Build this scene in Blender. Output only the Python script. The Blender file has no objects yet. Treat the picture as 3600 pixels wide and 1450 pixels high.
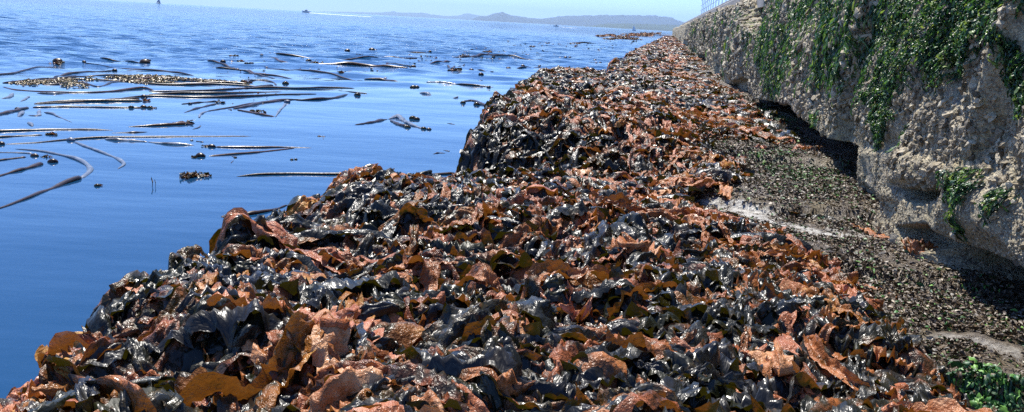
import bpy, math, random
import numpy as np
from mathutils import Matrix
random.seed(7)
RNG = np.random.default_rng(11)
C = bpy.context.scene.collection
S = bpy.context.scene

# ------------------------------------------------------------------ camera geometry (metres, camera 1.2 m over the water)
F = 3050.0; H = 1.2
ROLL = math.radians(3.14); PITCH = math.radians(11.941)
cr, sr, cp, sp = math.cos(ROLL), math.sin(ROLL), math.cos(PITCH), math.sin(PITCH)
AX = np.array([cr, sr*sp, sr*cp]); AY = np.array([-sr, cr*sp, cr*cp]); AZ = np.array([0, cp, -sp])

def ray(u, v):
    return AX*((u-1800)/F) - AY*((v-725)/F) + AZ

def unp(u, v, z=0.0):
    d = ray(u, v); t = (z-H)/d[2]
    return d*t + np.array([0, 0, H])

def proj(P):
    q = P - np.array([0, 0, H])
    w = np.maximum(q@AZ, 1e-3)
    return 1800 + F*(q@AX)/w, 725 - F*(q@AY)/w

# ------------------------------------------------------------------ noise
_h = RNG.integers(0, 2**31, 4096)
def _hash(ix, iy, iz, seed):
    n = (ix*374761393 + iy*668265263 + iz*2147483647 + seed*1274126177) & 0xffffffff
    n = (n ^ (n >> 13))*1274126177 & 0xffffffff
    n = n ^ (n >> 16)
    return (n & 0xffffff)/float(0xffffff)*2-1

def noise(x, y, z=0.0, seed=0):
    x = np.asarray(x, float); y = np.asarray(y, float); z = np.asarray(z, float)+np.zeros_like(x)
    ix = np.floor(x).astype(np.int64); iy = np.floor(y).astype(np.int64); iz = np.floor(z).astype(np.int64)
    fx, fy, fz = x-ix, y-iy, z-iz
    fx = fx*fx*(3-2*fx); fy = fy*fy*(3-2*fy); fz = fz*fz*(3-2*fz)
    r = 0
    for a in (0, 1):
        for b in (0, 1):
            for c in (0, 1):
                w = (fx if a else 1-fx)*(fy if b else 1-fy)*(fz if c else 1-fz)
                r = r + w*_hash(ix+a, iy+b, iz+c, seed)
    return r

def fbm(x, y, z=0.0, o=4, seed=0):
    r = 0; a = 1
    for k in range(o):
        r = r + a*noise(np.asarray(x)*2**k, np.asarray(y)*2**k, np.asarray(z)*2**k, seed+k*17); a *= .5
    return r/1.6

def sst(a, b, x):
    t = np.clip((np.asarray(x, float)-a)/(b-a), 0, 1); return t*t*(3-2*t)

def inpoly(u, v, poly):
    u = np.asarray(u); ins = np.zeros(u.shape, bool)
    n = len(poly)
    for i in range(n):
        x0, y0 = poly[i]; x1, y1 = poly[(i+1) % n]
        if y0 == y1: continue
        c = ((y0 > v) != (y1 > v)) & (u < (x1-x0)*(v-y0)/(y1-y0)+x0)
        ins ^= c
    return ins

def polysoft(u, v, poly, soft):
    """signed soft mask: 1 well inside, 0 outside"""
    ins = inpoly(u, v, poly)
    d = np.full(np.shape(u), 1e9)
    n = len(poly)
    for i in range(n):
        x0, y0 = poly[i]; x1, y1 = poly[(i+1) % n]
        dx, dy = x1-x0, y1-y0
        t = np.clip(((u-x0)*dx+(v-y0)*dy)/(dx*dx+dy*dy+1e-9), 0, 1)
        d = np.minimum(d, np.hypot(u-x0-t*dx, v-y0-t*dy))
    return np.where(ins, sst(0, soft, d), 0)

# ------------------------------------------------------------------ mesh + tagging helpers
def raw_mesh(name, V, Q, mat, attrs=None, smooth=True):
    V = np.asarray(V, np.float32).reshape(-1, 3)
    me = bpy.data.meshes.new(name)
    me.vertices.add(len(V)); me.vertices.foreach_set('co', V.ravel())
    if isinstance(Q, tuple): Qs = [q for q in Q if len(q)]
    else: Qs = [Q]
    nl = sum(q.size for q in Qs); nf = sum(len(q) for q in Qs)
    me.loops.add(nl); me.loops.foreach_set('vertex_index', np.concatenate([q.ravel() for q in Qs]).astype(np.int32))
    me.polygons.add(nf)
    tot = np.concatenate([np.full(len(q), q.shape[1]) for q in Qs])
    st = np.concatenate([[0], np.cumsum(tot)[:-1]])
    me.polygons.foreach_set('loop_start', st.astype(np.int32))
    me.polygons.foreach_set('loop_total', tot.astype(np.int32))
    me.polygons.foreach_set('use_smooth', np.full(nf, smooth))
    me.update(calc_edges=True)
    if attrs and attrs.get('k') is not None and np.shape(attrs['k'])[1] == 6:
        attrs = {'k': attrs['k'][:, :3], 'w': attrs['k'][:, 3:]}
    if attrs:
        for k, a in attrs.items():
            at = me.color_attributes.new(k, 'FLOAT_COLOR', 'POINT')
            a = np.asarray(a, np.float32)
            full = np.ones((len(V), 4), np.float32); full[:, :a.shape[1]] = a
            at.data.foreach_set('color', full.ravel())
    if mat: me.materials.append(mat)
    return me

def link(name, me, parent=None, loc=None):
    o = bpy.data.objects.new(name, me); C.objects.link(o)
    if loc is not None: o.location = loc
    if parent: o.parent = parent
    return o

def tag(o, label=None, cat=None, group=None, kind=None):
    if label: o['label'] = label
    if cat: o['category'] = cat
    if group: o['group'] = group
    if kind: o['kind'] = kind
    return o

def gridq(n, m, off=0):
    i = np.arange(n-1)[:, None]*m + np.arange(m-1)[None]
    i = i.ravel()+off
    return np.stack([i, i+1, i+m+1, i+m], 1)

def gridqN(N, n, m):
    q = gridq(n, m)
    return (q[None]+(np.arange(N)*n*m)[:, None, None]).reshape(-1, 4)

# ------------------------------------------------------------------ materials
def mat(name):
    m = bpy.data.materials.new(name); m.use_nodes = True
    nt = m.node_tree; nt.nodes.clear()
    out = nt.nodes.new('ShaderNodeOutputMaterial')
    return m, nt, out

def N(nt, typ, **kw):
    n = nt.nodes.new('ShaderNode'+typ)
    for k, v in kw.items():
        if k in n.inputs: n.inputs[k].default_value = v
        else: setattr(n, k, v)
    return n

def L(nt, a, b): nt.links.new(a, b)

def ramp(nt, fac, stops, interp='LINEAR'):
    r = nt.nodes.new('ShaderNodeValToRGB'); r.color_ramp.interpolation = interp
    e = r.color_ramp.elements
    while len(e) < len(stops): e.new(0.5)
    for el, (p, c) in zip(e, stops):
        el.position = p; el.color = (*c, 1) if len(c) == 3 else c
    if fac is not None: L(nt, fac, r.inputs[0])
    return r

def math_(nt, op, a, b=None, clamp=False):
    n = nt.nodes.new('ShaderNodeMath'); n.operation = op; n.use_clamp = clamp
    for i, x in enumerate((a, b)):
        if x is None: continue
        if isinstance(x, (int, float)): n.inputs[i].default_value = x
        else: L(nt, x, n.inputs[i])
    return n.outputs[0]

def mixc(nt, f, a, b, mode='MIX'):
    n = nt.nodes.new('ShaderNodeMix'); n.data_type = 'RGBA'; n.blend_type = mode
    for i, x in zip((0, 6, 7), (f, a, b)):
        if isinstance(x, (int, float)): n.inputs[i].default_value = x
        elif isinstance(x, tuple): n.inputs[i].default_value = (*x, 1)
        else: L(nt, x, n.inputs[i])
    return n.outputs[2]

def pos(nt): return nt.nodes.new('ShaderNodeNewGeometry').outputs['Position']

def tex(nt, vec, scale, detail=3, rough=.55, typ='NoiseTexture', **kw):
    n = nt.nodes.new('ShaderNodeTex'+typ.replace('Texture', '')); n.inputs['Scale'].default_value = scale
    if typ == 'NoiseTexture':
        n.inputs['Detail'].default_value = detail; n.inputs['Roughness'].default_value = rough
    for k, v in kw.items():
        if k in n.inputs: n.inputs[k].default_value = v
        else: setattr(n, k, v)
    if vec is not None: L(nt, vec, n.inputs['Vector'])
    return n

def bump(nt, h, strength, dist, prev=None):
    b = nt.nodes.new('ShaderNodeBump'); b.inputs['Strength'].default_value = strength; b.inputs['Distance'].default_value = dist
    L(nt, h, b.inputs['Height'])
    if prev: L(nt, prev, b.inputs['Normal'])
    return b.outputs[0]

def kelp_material(name, trans=.09):
    m, nt, out = mat(name)
    P = pos(nt)
    at = nt.nodes.new('ShaderNodeAttribute'); at.attribute_name = 'k'
    sx = nt.nodes.new('ShaderNodeSeparateColor'); L(nt, at.outputs['Color'], sx.inputs[0])
    tone, edge, rnd = sx.outputs[0], sx.outputs[1], sx.outputs[2]
    n1 = tex(nt, P, 11, 3, .6).outputs[0]
    n2 = tex(nt, P, 42, 3, .6).outputs[0]
    f = math_(nt, 'ADD', tone, math_(nt, 'MULTIPLY', math_(nt, 'SUBTRACT', n1, .5), 1.1))
    f = math_(nt, 'ADD', f, math_(nt, 'MULTIPLY', math_(nt, 'SUBTRACT', n2, .5), .6))
    f = math_(nt, 'ADD', f, math_(nt, 'MULTIPLY', edge, .12), True)
    col = ramp(nt, f, [(.0, (.012, .014, .012)), (.30, (.018, .018, .012)), (.42, (.042, .030, .012)), (.52, (.10, .044, .016)),
                       (.63, (.24, .078, .019)), (.80, (.36, .125, .038)), (1.0, (.52, .26, .12))]).outputs[0]
    pink = mixc(nt, math_(nt, 'GREATER_THAN', rnd, .62), col, mixc(nt, 1.0, col, (1.0, .90, 1.12), 'MULTIPLY'))
    yel = mixc(nt, math_(nt, 'LESS_THAN', rnd, .14), pink, mixc(nt, 1.0, pink, (.85, .9, .45), 'MULTIPLY'))
    b = N(nt, 'BsdfPrincipled')
    L(nt, yel, b.inputs['Base Color'])
    L(nt, ramp(nt, f, [(0, (.36,)*3), (.45, (.42,)*3), (.75, (.52,)*3)]).outputs[0], b.inputs['Roughness'])
    b.inputs['IOR'].default_value = 1.45
    b.inputs['Coat Weight'].default_value = .22; b.inputs['Coat Roughness'].default_value = .17; b.inputs['Specular IOR Level'].default_value = .32
    aw = nt.nodes.new('ShaderNodeAttribute'); aw.attribute_name = 'w'
    mpw = nt.nodes.new('ShaderNodeMapping'); mpw.inputs['Scale'].default_value = (34, 62, 1); L(nt, aw.outputs['Vector'], mpw.inputs[0])
    h0 = tex(nt, mpw.outputs[0], 1.0, 3, .6).outputs[0]
    h1 = tex(nt, P, 85, 3, .6).outputs[0]
    h2 = tex(nt, P, 260, 2, .6).outputs[0]
    wr = sst_node(nt, f, .3, .65)
    nb = bump(nt, h0, .6, .014)
    nb = bump(nt, math_(nt, 'MULTIPLY', h1, math_(nt, 'ADD', math_(nt, 'MULTIPLY', wr, .5), .04)), .8, .016, nb)
    nb = bump(nt, math_(nt, 'MULTIPLY', h2, math_(nt, 'ADD', math_(nt, 'MULTIPLY', wr, .3), .03)), .35, .005, nb)
    L(nt, nb, b.inputs['Normal']); L(nt, nb, b.inputs['Coat Normal'])
    tr = N(nt, 'BsdfTranslucent')
    tc = mixc(nt, math_(nt, 'MULTIPLY', sst_node(nt, f, .3, .6), 1.0), (.10, .085, .004), (.62, .22, .03))
    L(nt, tc, tr.inputs['Color']); L(nt, nb, tr.inputs['Normal'])
    mx = N(nt, 'MixShader'); mx.inputs[0].default_value = trans
    L(nt, b.outputs[0], mx.inputs[1]); L(nt, tr.outputs[0], mx.inputs[2]); L(nt, mx.outputs[0], out.inputs[0])
    return m

def sst_node(nt, x, a, b):
    n = nt.nodes.new('ShaderNodeMapRange'); n.interpolation_type = 'SMOOTHSTEP'
    L(nt, x, n.inputs[0]); n.inputs[1].default_value = a; n.inputs[2].default_value = b
    return n.outputs[0]

M_KELP = kelp_material('kelp_blade')

def simple(name, col, rough, bscale=None, bstr=.5, bdist=.01, var=None, vscale=5, coat=0, metallic=0, coat_r=.1):
    m, nt, out = mat(name); b = N(nt, 'BsdfPrincipled')
    P = pos(nt)
    b.inputs['Roughness'].default_value = rough; b.inputs['Coat Weight'].default_value = coat; b.inputs['Coat Roughness'].default_value = coat_r
    b.inputs['Metallic'].default_value = metallic
    if var:
        n = tex(nt, P, vscale, 4, .6).outputs[0]
        c = ramp(nt, n, [(.35, col), (.65, var)]).outputs[0]
        L(nt, c, b.inputs['Base Color'])
    else: b.inputs['Base Color'].default_value = (*col, 1)
    if bscale:
        h = tex(nt, P, bscale, 3, .6).outputs[0]
        nb = bump(nt, h, bstr, bdist); L(nt, nb, b.inputs['Normal'])
        if coat: L(nt, nb, b.inputs['Coat Normal'])
    L(nt, b.outputs[0], out.inputs[0])
    return m

# ------------------------------------------------------------------ reef height field
EY = [0, 1.5, 2.2, 2.5, 3.0, 3.8, 4.6, 5.2, 5.6, 5.85, 6.2, 6.5, 8.2, 12, 15.5, 18, 19.6, 20.6, 22, 27.5, 29, 36, 48, 70, 100, 145, 200]
EX = [-1.13, -1.13, -1.12, -1.07, -1.10, -1.08, -1.11, -1.14, -1.08, -.75, -.42, -.46, -.40, -.15, .12, .30, .80, 2.0, 2.15, 2.7, 3.3, 4.3, 6.4, 10.2, 15.4, 23.2, 32.4]
HY = [0, 2.0, 3.0, 4.0, 5.0, 5.75, 6.1, 6.4, 6.9, 8, 11, 16, 19.2, 20, 21.5, 25, 27.8, 28.3, 30, 60, 200]
HZ = [.37, .37, .34, .27, .18, .09, .07, .25, .38, .39, .33, .22, .19, .12, .10, .2, .2, .1, .22, .22, .22]
def wallx(y): return 1.3 + .165*y
def kelpw(x, y):
    """1 on the kelp side of the ledge, 0 on the bare strip beside the wall"""
    e = (x-np.interp(y, EY, EX))/(wallx(y)-np.interp(y, EY, EX))
    return 1-sst(.5, .78, e)
def rock(x, y):
    x = np.asarray(x, float); y = np.asarray(y, float)
    z = .245 + .02*fbm(x*1.3, y*1.3, 0, 3, 3) + .012*fbm(x*9, y*9, 0, 3, 5)
    k = x*.35+y   # low steps running across the ledge
    for y0, dz in ((2.62, .05), (3.9, .035), (5.3, .05), (7.3, .05), (10.8, .05), (14, .04)):
        j = .08*noise(x*4, y*0+y0, 0, 9)
        z = z + dz*(sst(y0+j, y0+.05+j, k) - sst(y0+.05+j, y0+1.25, k))
    z = z - .34*np.exp(-((y-21.3-.1*x)/.7)**2) - .32*np.exp(-((y-28.2)/.4)**2)   # gaps between the slabs that hold water
    return z
def top(x, y):
    x = np.asarray(x, float); y = np.asarray(y, float)
    w = kelpw(x, y)
    hk = np.interp(y, HY, HZ) + .07*fbm(x*2.2, y*2.2, 0, 3, 21)*(y < 40) + .085*fbm(x*4.4, y*4.4, 0, 2, 22) + .034*noise(x*10, y*10, 0, 23)*(y < 12)
    z = rock(x, y)*(1-w) + hk*w
    xe = np.interp(y, EY, EX) + .05*noise(y*2.3, y*0, 0, 4) + .03*noise(y*7, y*0, 0, 6)
    f = sst(-.10, .20, x-xe)
    return -.45 + f*(z+.45)

def hit(u, v, dz=0.0):
    d = ray(u, v); t = np.linspace(1.2, 60, 6000)
    P = d[None]*t[:, None]+np.array([0, 0, H])
    zz = top(P[:, 0], P[:, 1])+dz
    k = np.argmax(P[:, 2] < np.maximum(zz, 0.0))
    return P[k]

# ------------------------------------------------------------------ ribbons (all blades share one builder)
def ribbons(x0, y0, head, length, width, n, m, tone, rnd, lift, hump, roll0, roll1, curl, ruff, crump, surf=top, z0=None):
    Nn = len(x0); r = RNG
    t = np.linspace(0, 1, n)[None]; s = np.linspace(-1, 1, m)
    ph = lambda: r.uniform(0, 2*np.pi, (Nn, 1))
    curv = r.normal(0, 1.1, (Nn, 1))
    th = head[:, None] + curv*(t-.3) + .5*np.sin(2*np.pi*t*r.uniform(.6, 1.6, (Nn, 1))+ph())
    dl = length[:, None]/(n-1)
    X = x0[:, None]+np.cumsum(np.cos(th)*dl, 1)-np.cos(th)*dl; Y = y0[:, None]+np.cumsum(np.sin(th)*dl, 1)-np.sin(th)*dl
    Z = surf(X, Y) + lift[:, None] + hump[:, None]*np.abs(np.sin(np.pi*t*r.uniform(.8, 2.6, (Nn, 1))+ph()))**1.3
    ft = r.uniform(.7, 1.8, (Nn, 1))
    roll = roll0[:, None] + roll1[:, None]*np.sin(2*np.pi*t*ft+ph())
    prof = np.clip(np.sin(np.pi*np.clip(t*.94+.03, 0, 1)), 0, 1)**.45
    prof = prof*(1+.35*noise(t*5+r.uniform(0, 99, (Nn, 1)), ph()*9, 0, 31))
    return sheet(np.stack([X, Y, Z], 2), width[:, None]*.5*prof, roll, m, tone, rnd, curl, ruff, crump)

def ridg(x, y, z, seed): return 1-2*np.abs(noise(x, y, z, seed))*1.6

def sheet(Cn, W, roll, m, tone, rnd, curl, ruff, crump, tone_end=None):
    r = RNG; Nn, n = Cn.shape[:2]
    ph = lambda: r.uniform(0, 2*np.pi, (Nn, 1))
    t = np.linspace(0, 1, n)[None]; s = np.linspace(-1, 1, m)
    T = np.gradient(Cn, axis=1); T /= np.linalg.norm(T, axis=2, keepdims=True)+1e-9
    side = np.cross(T, np.array([0, 0, 1.])); side /= np.linalg.norm(side, axis=2, keepdims=True)+1e-9
    up = np.cross(side, T)
    a = roll[..., None]
    sd = np.cos(a)*side + np.sin(a)*up
    nd = -np.sin(a)*side + np.cos(a)*up
    S_ = s[None, None]
    jl = 1+.16*noise(t[..., None]*n*.45+ph()[..., None]*7, np.sign(S_)*3.3+ph()[..., None], 0, 33)*np.abs(S_)
    off = W[..., None]*S_*jl
    cu = curl[:, None, None]*W[..., None]*(S_**2-.4)
    f1 = r.uniform(4, 11, (Nn, 1, 1)); p1 = ph()[..., None]; p2 = ph()[..., None]
    side_ph = np.where(S_ > 0, p1, p2)
    RA = np.minimum(ruff[:, None, None]*W[..., None], .013+.0015*np.mean(Cn[..., 1], axis=1)[:, None, None])
    ru = RA*np.abs(S_)**1.6*np.sin(2*np.pi*f1*t[..., None]+side_ph+1.7*noise(t[..., None]*6+p1*5, S_*0+p2, 0, 35))
    ru2 = .5*RA*np.abs(S_)**2*np.sin(2*np.pi*f1*1.9*t[..., None]+2*side_ph)
    fold = .42*W[..., None]*np.sin(2*np.pi*(S_*r.uniform(.4, 1.2, (Nn, 1, 1))+t[..., None]*r.uniform(-.8, .8, (Nn, 1, 1)))+p2)
    V = Cn[:, :, None, :] + sd[:, :, None, :]*off[..., None] + nd[:, :, None, :]*(cu+ru+ru2+np.clip(fold*ruff[:, None, None]*1.3, -.018, .018))[..., None]
    q = 20.0; c = crump[:, None, None]
    # crumple in the sheet's own coordinates: sharp creases, two sizes
    Ls = np.cumsum(np.linalg.norm(np.diff(Cn, axis=1, prepend=Cn[:, :1]), axis=2), 1)[..., None]
    sh = (np.arange(Nn)*3.71)[:, None, None]
    aa = Ls*q+sh; bb = off*q
    d1 = ridg(aa*.45, bb*1.25, sh, 41); d2 = ridg(aa*2.3+bb, bb*2.3, sh, 42)*.5; d3 = ridg(aa*5-bb, bb*5, sh, 45)*.22
    V = V + nd[:, :, None, :]*(c*1.5*(d1+d2+d3))[..., None]
    V = V + sd[:, :, None, :]*(c*.9*noise(aa*1.3, bb*1.3+7, sh, 43))[..., None] + T[:, :, None, :]*(c*.9*noise(aa*1.3+9, bb*1.3, sh, 44))[..., None]
    K = np.zeros((Nn, n, m, 6), np.float32)
    K[..., 3] = Ls; K[..., 4] = off; K[..., 5] = sh
    tt = tone[:, None, None]+0*S_*t[..., None]
    if tone_end is not None: tt = tt+(tone_end-tone)[:, None, None]*t[..., None]
    K[..., 0] = tt; K[..., 1] = np.abs(S_)**2; K[..., 2] = rnd[:, None, None]
    return V.reshape(-1, 3), gridqN(Nn, n, m), K.reshape(-1, 6)

# pixel outline of the bare rock strip between the heap and the wall (projected on the ledge)
BARE = [(3420, 1500), (3300, 1330), (3210, 1240), (3080, 1090), (2980, 990), (2880, 905), (2725, 810), (2560, 750), (2446, 727), (2404, 690), (2560, 668), (2600, 640), (2600, 559),
        (2450, 505), (2500, 478), (2640, 500), (2800, 530), (2900, 560), (3000, 640), (3700, 1250), (3700, 1500)]

BARE2 = [(3700, 1500), (3440, 1500), (3330, 1340), (3230, 1250), (3100, 1095), (3000, 990), (2900, 905), (2740, 815), (2560, 755), (2430, 727), (2395, 695), (2560, 668), (2610, 640), (2620, 559), (2480, 520), (2520, 490), (2640, 510), (2800, 540), (2900, 570), (3000, 640), (3700, 1250)]
def scatter_kelp(name, n_try, y0, y1, size, n, m, seed, power=1.0):
    r = RNG
    # density ~ 1/y^power along depth
    uu = r.random(n_try)
    if power == 1.0: y = y0*(y1/y0)**uu
    else: y = (y0**(1-power)+uu*(y1**(1-power)-y0**(1-power)))**(1/(1-power))
    xe = np.interp(y, EY, EX); xw = wallx(y)
    x = xe-.07+(xw-xe+.07)*r.random(n_try)
    z = top(x, y)
    u, v = proj(np.stack([x, y, z], 1))
    bare = inpoly(u, v, BARE)
    e = (x-xe)/(xw-xe)
    keep = (~bare | (r.random(n_try) < .03))
    far = y > 6.5
    pk = np.where(far, 1-.9*sst(.62, .92, e+.12*noise(x*2, y*1.2, 0, 61)), 1-sst(.80, .95, e))
    keep &= r.random(n_try) < pk
    keep &= z > -.12
    keep &= ~((np.abs(y-21.3-.1*x) < 1.25) & (e > .4)) & ~((np.abs(y-28.2) < 1.0) & (e > .3)) & ~((np.abs(y-16.8) < .4) & (e > .55)) & ~((np.abs(y-13.2) < .3) & (e > .65))
    x, y = x[keep], y[keep]; k = len(x)
    g = .06
    gx = top(x+g, y)-top(x-g, y); gy = top(x, y+g)-top(x, y-g)
    steep = np.hypot(gx, gy)/(2*g)
    head = r.uniform(0, 2*np.pi, k)
    # clumps lie the same way; on steep sides blades hang downhill
    fl = 2*np.pi*noise(x*.9, y*.9, 0, 51)
    head = np.where(r.random(k) < .55, fl+r.normal(0, .45, k), head)
    dn = np.arctan2(-gy, -gx)
    st = steep > .45
    head = np.where(st, dn+r.normal(0, .4, k), head)
    ln = size*r.uniform(.9, 3.2, k); w = size*r.uniform(.12, .42, k)
    if name[0] == 'L':
        ln = size*r.uniform(1.6, 3.6, k); w = size*r.uniform(.12, .27, k)
        head = np.where(st, head, -np.pi/2+1.1*np.sin(2.2*x+1.4*y)+1.6*noise(x*.8, y*.8, 0, 55)+r.normal(0, .3, k))
    ln = np.where(st, ln*.75, ln)
    for f_ in (.45, .85):
        xx = x+np.cos(head)*ln*f_; yy = y+np.sin(head)*ln*f_
        hb = inpoly(*proj(np.stack([xx, yy, top(xx, yy)], 1)), BARE) | ((xx-np.interp(yy, EY, EX))/(wallx(yy)-np.interp(yy, EY, EX)) > .99)
        ln = np.where(hb, ln*.45, ln); w = np.where(hb, w*.6, w)
    clump = .14*noise(x*1.0, y*.7, 0, 73)-.05*sst(5, 9, y)+.20*noise(x*2.6, y*2.6, 0, 71)+.10*noise(x*8, y*8, 0, 72)
    bright = r.random(k)
    tone = np.where(bright < .55, r.uniform(.08, .36, k), r.uniform(.48, .78, k))+clump*1.25-.02
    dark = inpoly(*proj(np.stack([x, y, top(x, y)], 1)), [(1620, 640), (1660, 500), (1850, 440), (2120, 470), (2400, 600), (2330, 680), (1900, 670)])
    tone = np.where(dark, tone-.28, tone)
    rnd = r.random(k)
    L_ = name[0] == 'L'
    V, Q, K = ribbons(x, y, head, ln, w, n, m, np.clip(tone, 0, 1), rnd, lift=(r.uniform(.035, .085, k) if L_ else r.uniform(-.01, .05, k))*np.where(st, .5, 1),
                   hump=r.uniform(0, .04, k)*np.where(st, .3, 1), roll0=r.normal(0, .22, k), roll1=r.uniform(.05, .5, k)*(1+.9*(r.random(k) < .15)),
                   curl=r.normal(-.3, .45, k), ruff=r.uniform(.12, .55, k), crump=r.uniform(.006, .017, k)*min(1, size/.14))
    VV = V.reshape(k, n*m, 3); u, v = proj(V)
    frac = inpoly(u, v, BARE2).reshape(k, n*m).mean(1)
    ok = (frac < .10) | ((y > 5.2) & (frac < .9) & (r.random(k) < .12)); kk = int(ok.sum())
    return VV[ok].reshape(-1, 3), gridqN(kk, n, m), K.reshape(k, n*m, 6)[ok].reshape(-1, 6)

def curtain(k):
    r = RNG
    x = r.uniform(-.5, 1.45, k); y = r.uniform(6.4, 7.1, k)
    tone = np.where(r.random(k) < .78, r.uniform(.02, .3, k), r.uniform(.5, .75, k))
    return ribbons(x, y, -np.pi/2+r.normal(0, .22, k), r.uniform(.35, .75, k), r.uniform(.05, .13, k), 44, 9, tone, r.random(k), lift=r.uniform(.0, .05, k),
                   hump=r.uniform(0, .02, k), roll0=r.normal(0, .4, k), roll1=r.uniform(.1, .5, k), curl=r.normal(-.2, .5, k), ruff=r.uniform(.1, .35, k), crump=r.uniform(.004, .01, k))

def merge(parts):
    V = []; Q = []; K = []; o = 0
    for v, q, k in parts:
        V.append(v); Q.append(q+o); K.append(k); o += len(v)
    return np.concatenate(V), np.concatenate(Q), np.concatenate(K)

# ------------------------------------------------------------------ SETTING: ledge
def build_ledge():
    ys = [0.2]
    while ys[-1] < 230: ys.append(ys[-1]+max(.018, ys[-1]*.006))
    ys = np.array(ys); t = np.linspace(0, 1, 240)
    xe = np.interp(ys, EY, EX)[:, None]-.35; xw = (wallx(ys)+1.2)[:, None]
    X = xe+(xw-xe)*t[None]; Y = ys[:, None]+0*t[None]
    Z = top(X, Y)
    w = kelpw(X, Y)
    Z = Z-.02*w + .007*fbm(X*40, Y*40, 0, 2, 77)*(Y < 14)
    V = np.stack([X, Y, Z], 2)
    u, v = proj(V.reshape(-1, 3))
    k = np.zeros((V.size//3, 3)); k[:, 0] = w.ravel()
    white = polysoft(u, v, [(2400, 668), (2490, 682), (2620, 700), (2790, 780), (3000, 835), (2880, 856), (2700, 810), (2560, 765), (2410, 728)], 14)
    white = np.maximum(white, polysoft(u, v, [(3290, 1160), (3430, 1170), (3600, 1220), (3600, 1290), (3400, 1210), (3180, 1200)], 18)*.35)
    white = np.maximum(white, polysoft(u, v, [(3060, 1110), (3160, 1120), (3250, 1200), (3130, 1180)], 18))
    white = np.maximum(white, polysoft(u, v, [(2380, 225), (2490, 235), (2490, 243), (2380, 233)], 3))
    white = np.maximum(white, polysoft(u, v, [(2425, 252), (2485, 256), (2485, 268), (2425, 262)], 3))
    white = np.maximum(white, polysoft(u, v, [(2620, 350), (2790, 400), (2790, 420), (2600, 372)], 6)*.3)
    white = np.maximum(white, polysoft(u, v, [(2960, 850), (3120, 830), (3180, 850), (3000, 800), (2820, 760)], 12)*.5)
    green = polysoft(u, v, [(2570, 365), (2700, 372), (2810, 415), (2800, 440), (2650, 410)], 8)
    green = np.maximum(green, polysoft(u, v, [(2600, 540), (2760, 530), (2980, 640), (2950, 700), (2760, 650)], 25)*.6)
    green = np.maximum(green, polysoft(u, v, [(3280, 1500), (3300, 1330), (3420, 1290), (3650, 1370), (3650, 1500)], 50)*.9)
    k[:, 1] = white; k[:, 2] = green
    m, nt, out = mat('reef_rock')
    P = pos(nt)
    at = nt.nodes.new('ShaderNodeAttribute'); at.attribute_name = 'k'
    sx = nt.nodes.new('ShaderNodeSeparateColor'); L(nt, at.outputs['Color'], sx.inputs[0])
    n1 = tex(nt, P, 3.2, 5, .65).outputs[0]; n2 = tex(nt, P, 60, 4, .65).outputs[0]; n3 = tex(nt, P, 14, 4, .6).outputs[0]
    c = ramp(nt, n2, [(.3, (.03, .022, .015)), (.5, (.085, .064, .042)), (.70, (.26, .21, .15))]).outputs[0]
    c = mixc(nt, sst_node(nt, n1, .5, .7), c, ramp(nt, n2, [(.3, (.07, .05, .018)), (.7, (.20, .155, .07))]).outputs[0])
    g = ramp(nt, n2, [(.35, (.008, .028, .010)), (.65, (.05, .13, .045))]).outputs[0]
    c = mixc(nt, math_(nt, 'MULTIPLY', sx.outputs[2], sst_node(nt, n3, .42, .56)), c, g)
    c = mixc(nt, math_(nt, 'MULTIPLY', sst_node(nt, sx.outputs[1], .05, .7), sst_node(nt, n3, .36, .50)), c, ramp(nt, n2, [(.3, (.22, .20, .17)), (.65, (.62, .60, .54))]).outputs[0])
    c = mixc(nt, sx.outputs[0], c, (.012, .010, .008))  # near-black under the kelp, so shade in the blade gaps is partly painted
    b = N(nt, 'BsdfPrincipled'); L(nt, c, b.inputs['Base Color'])
    L(nt, ramp(nt, n3, [(.4, (.22,)*3), (.6, (.6,)*3)]).outputs[0], b.inputs['Roughness'])
    nb = bump(nt, n2, .9, .02); nb = bump(nt, tex(nt, P, 190, 3, .7).outputs[0], .8, .006, nb)
    L(nt, nb, b.inputs['Normal'])
    L(nt, b.outputs[0], out.inputs[0])
    me = raw_mesh('rock_ledge', V, gridq(*X.shape), m, {'k': k})
    tag(link('rock_ledge', me), kind='structure')
    return V, k
build_ledge()

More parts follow.
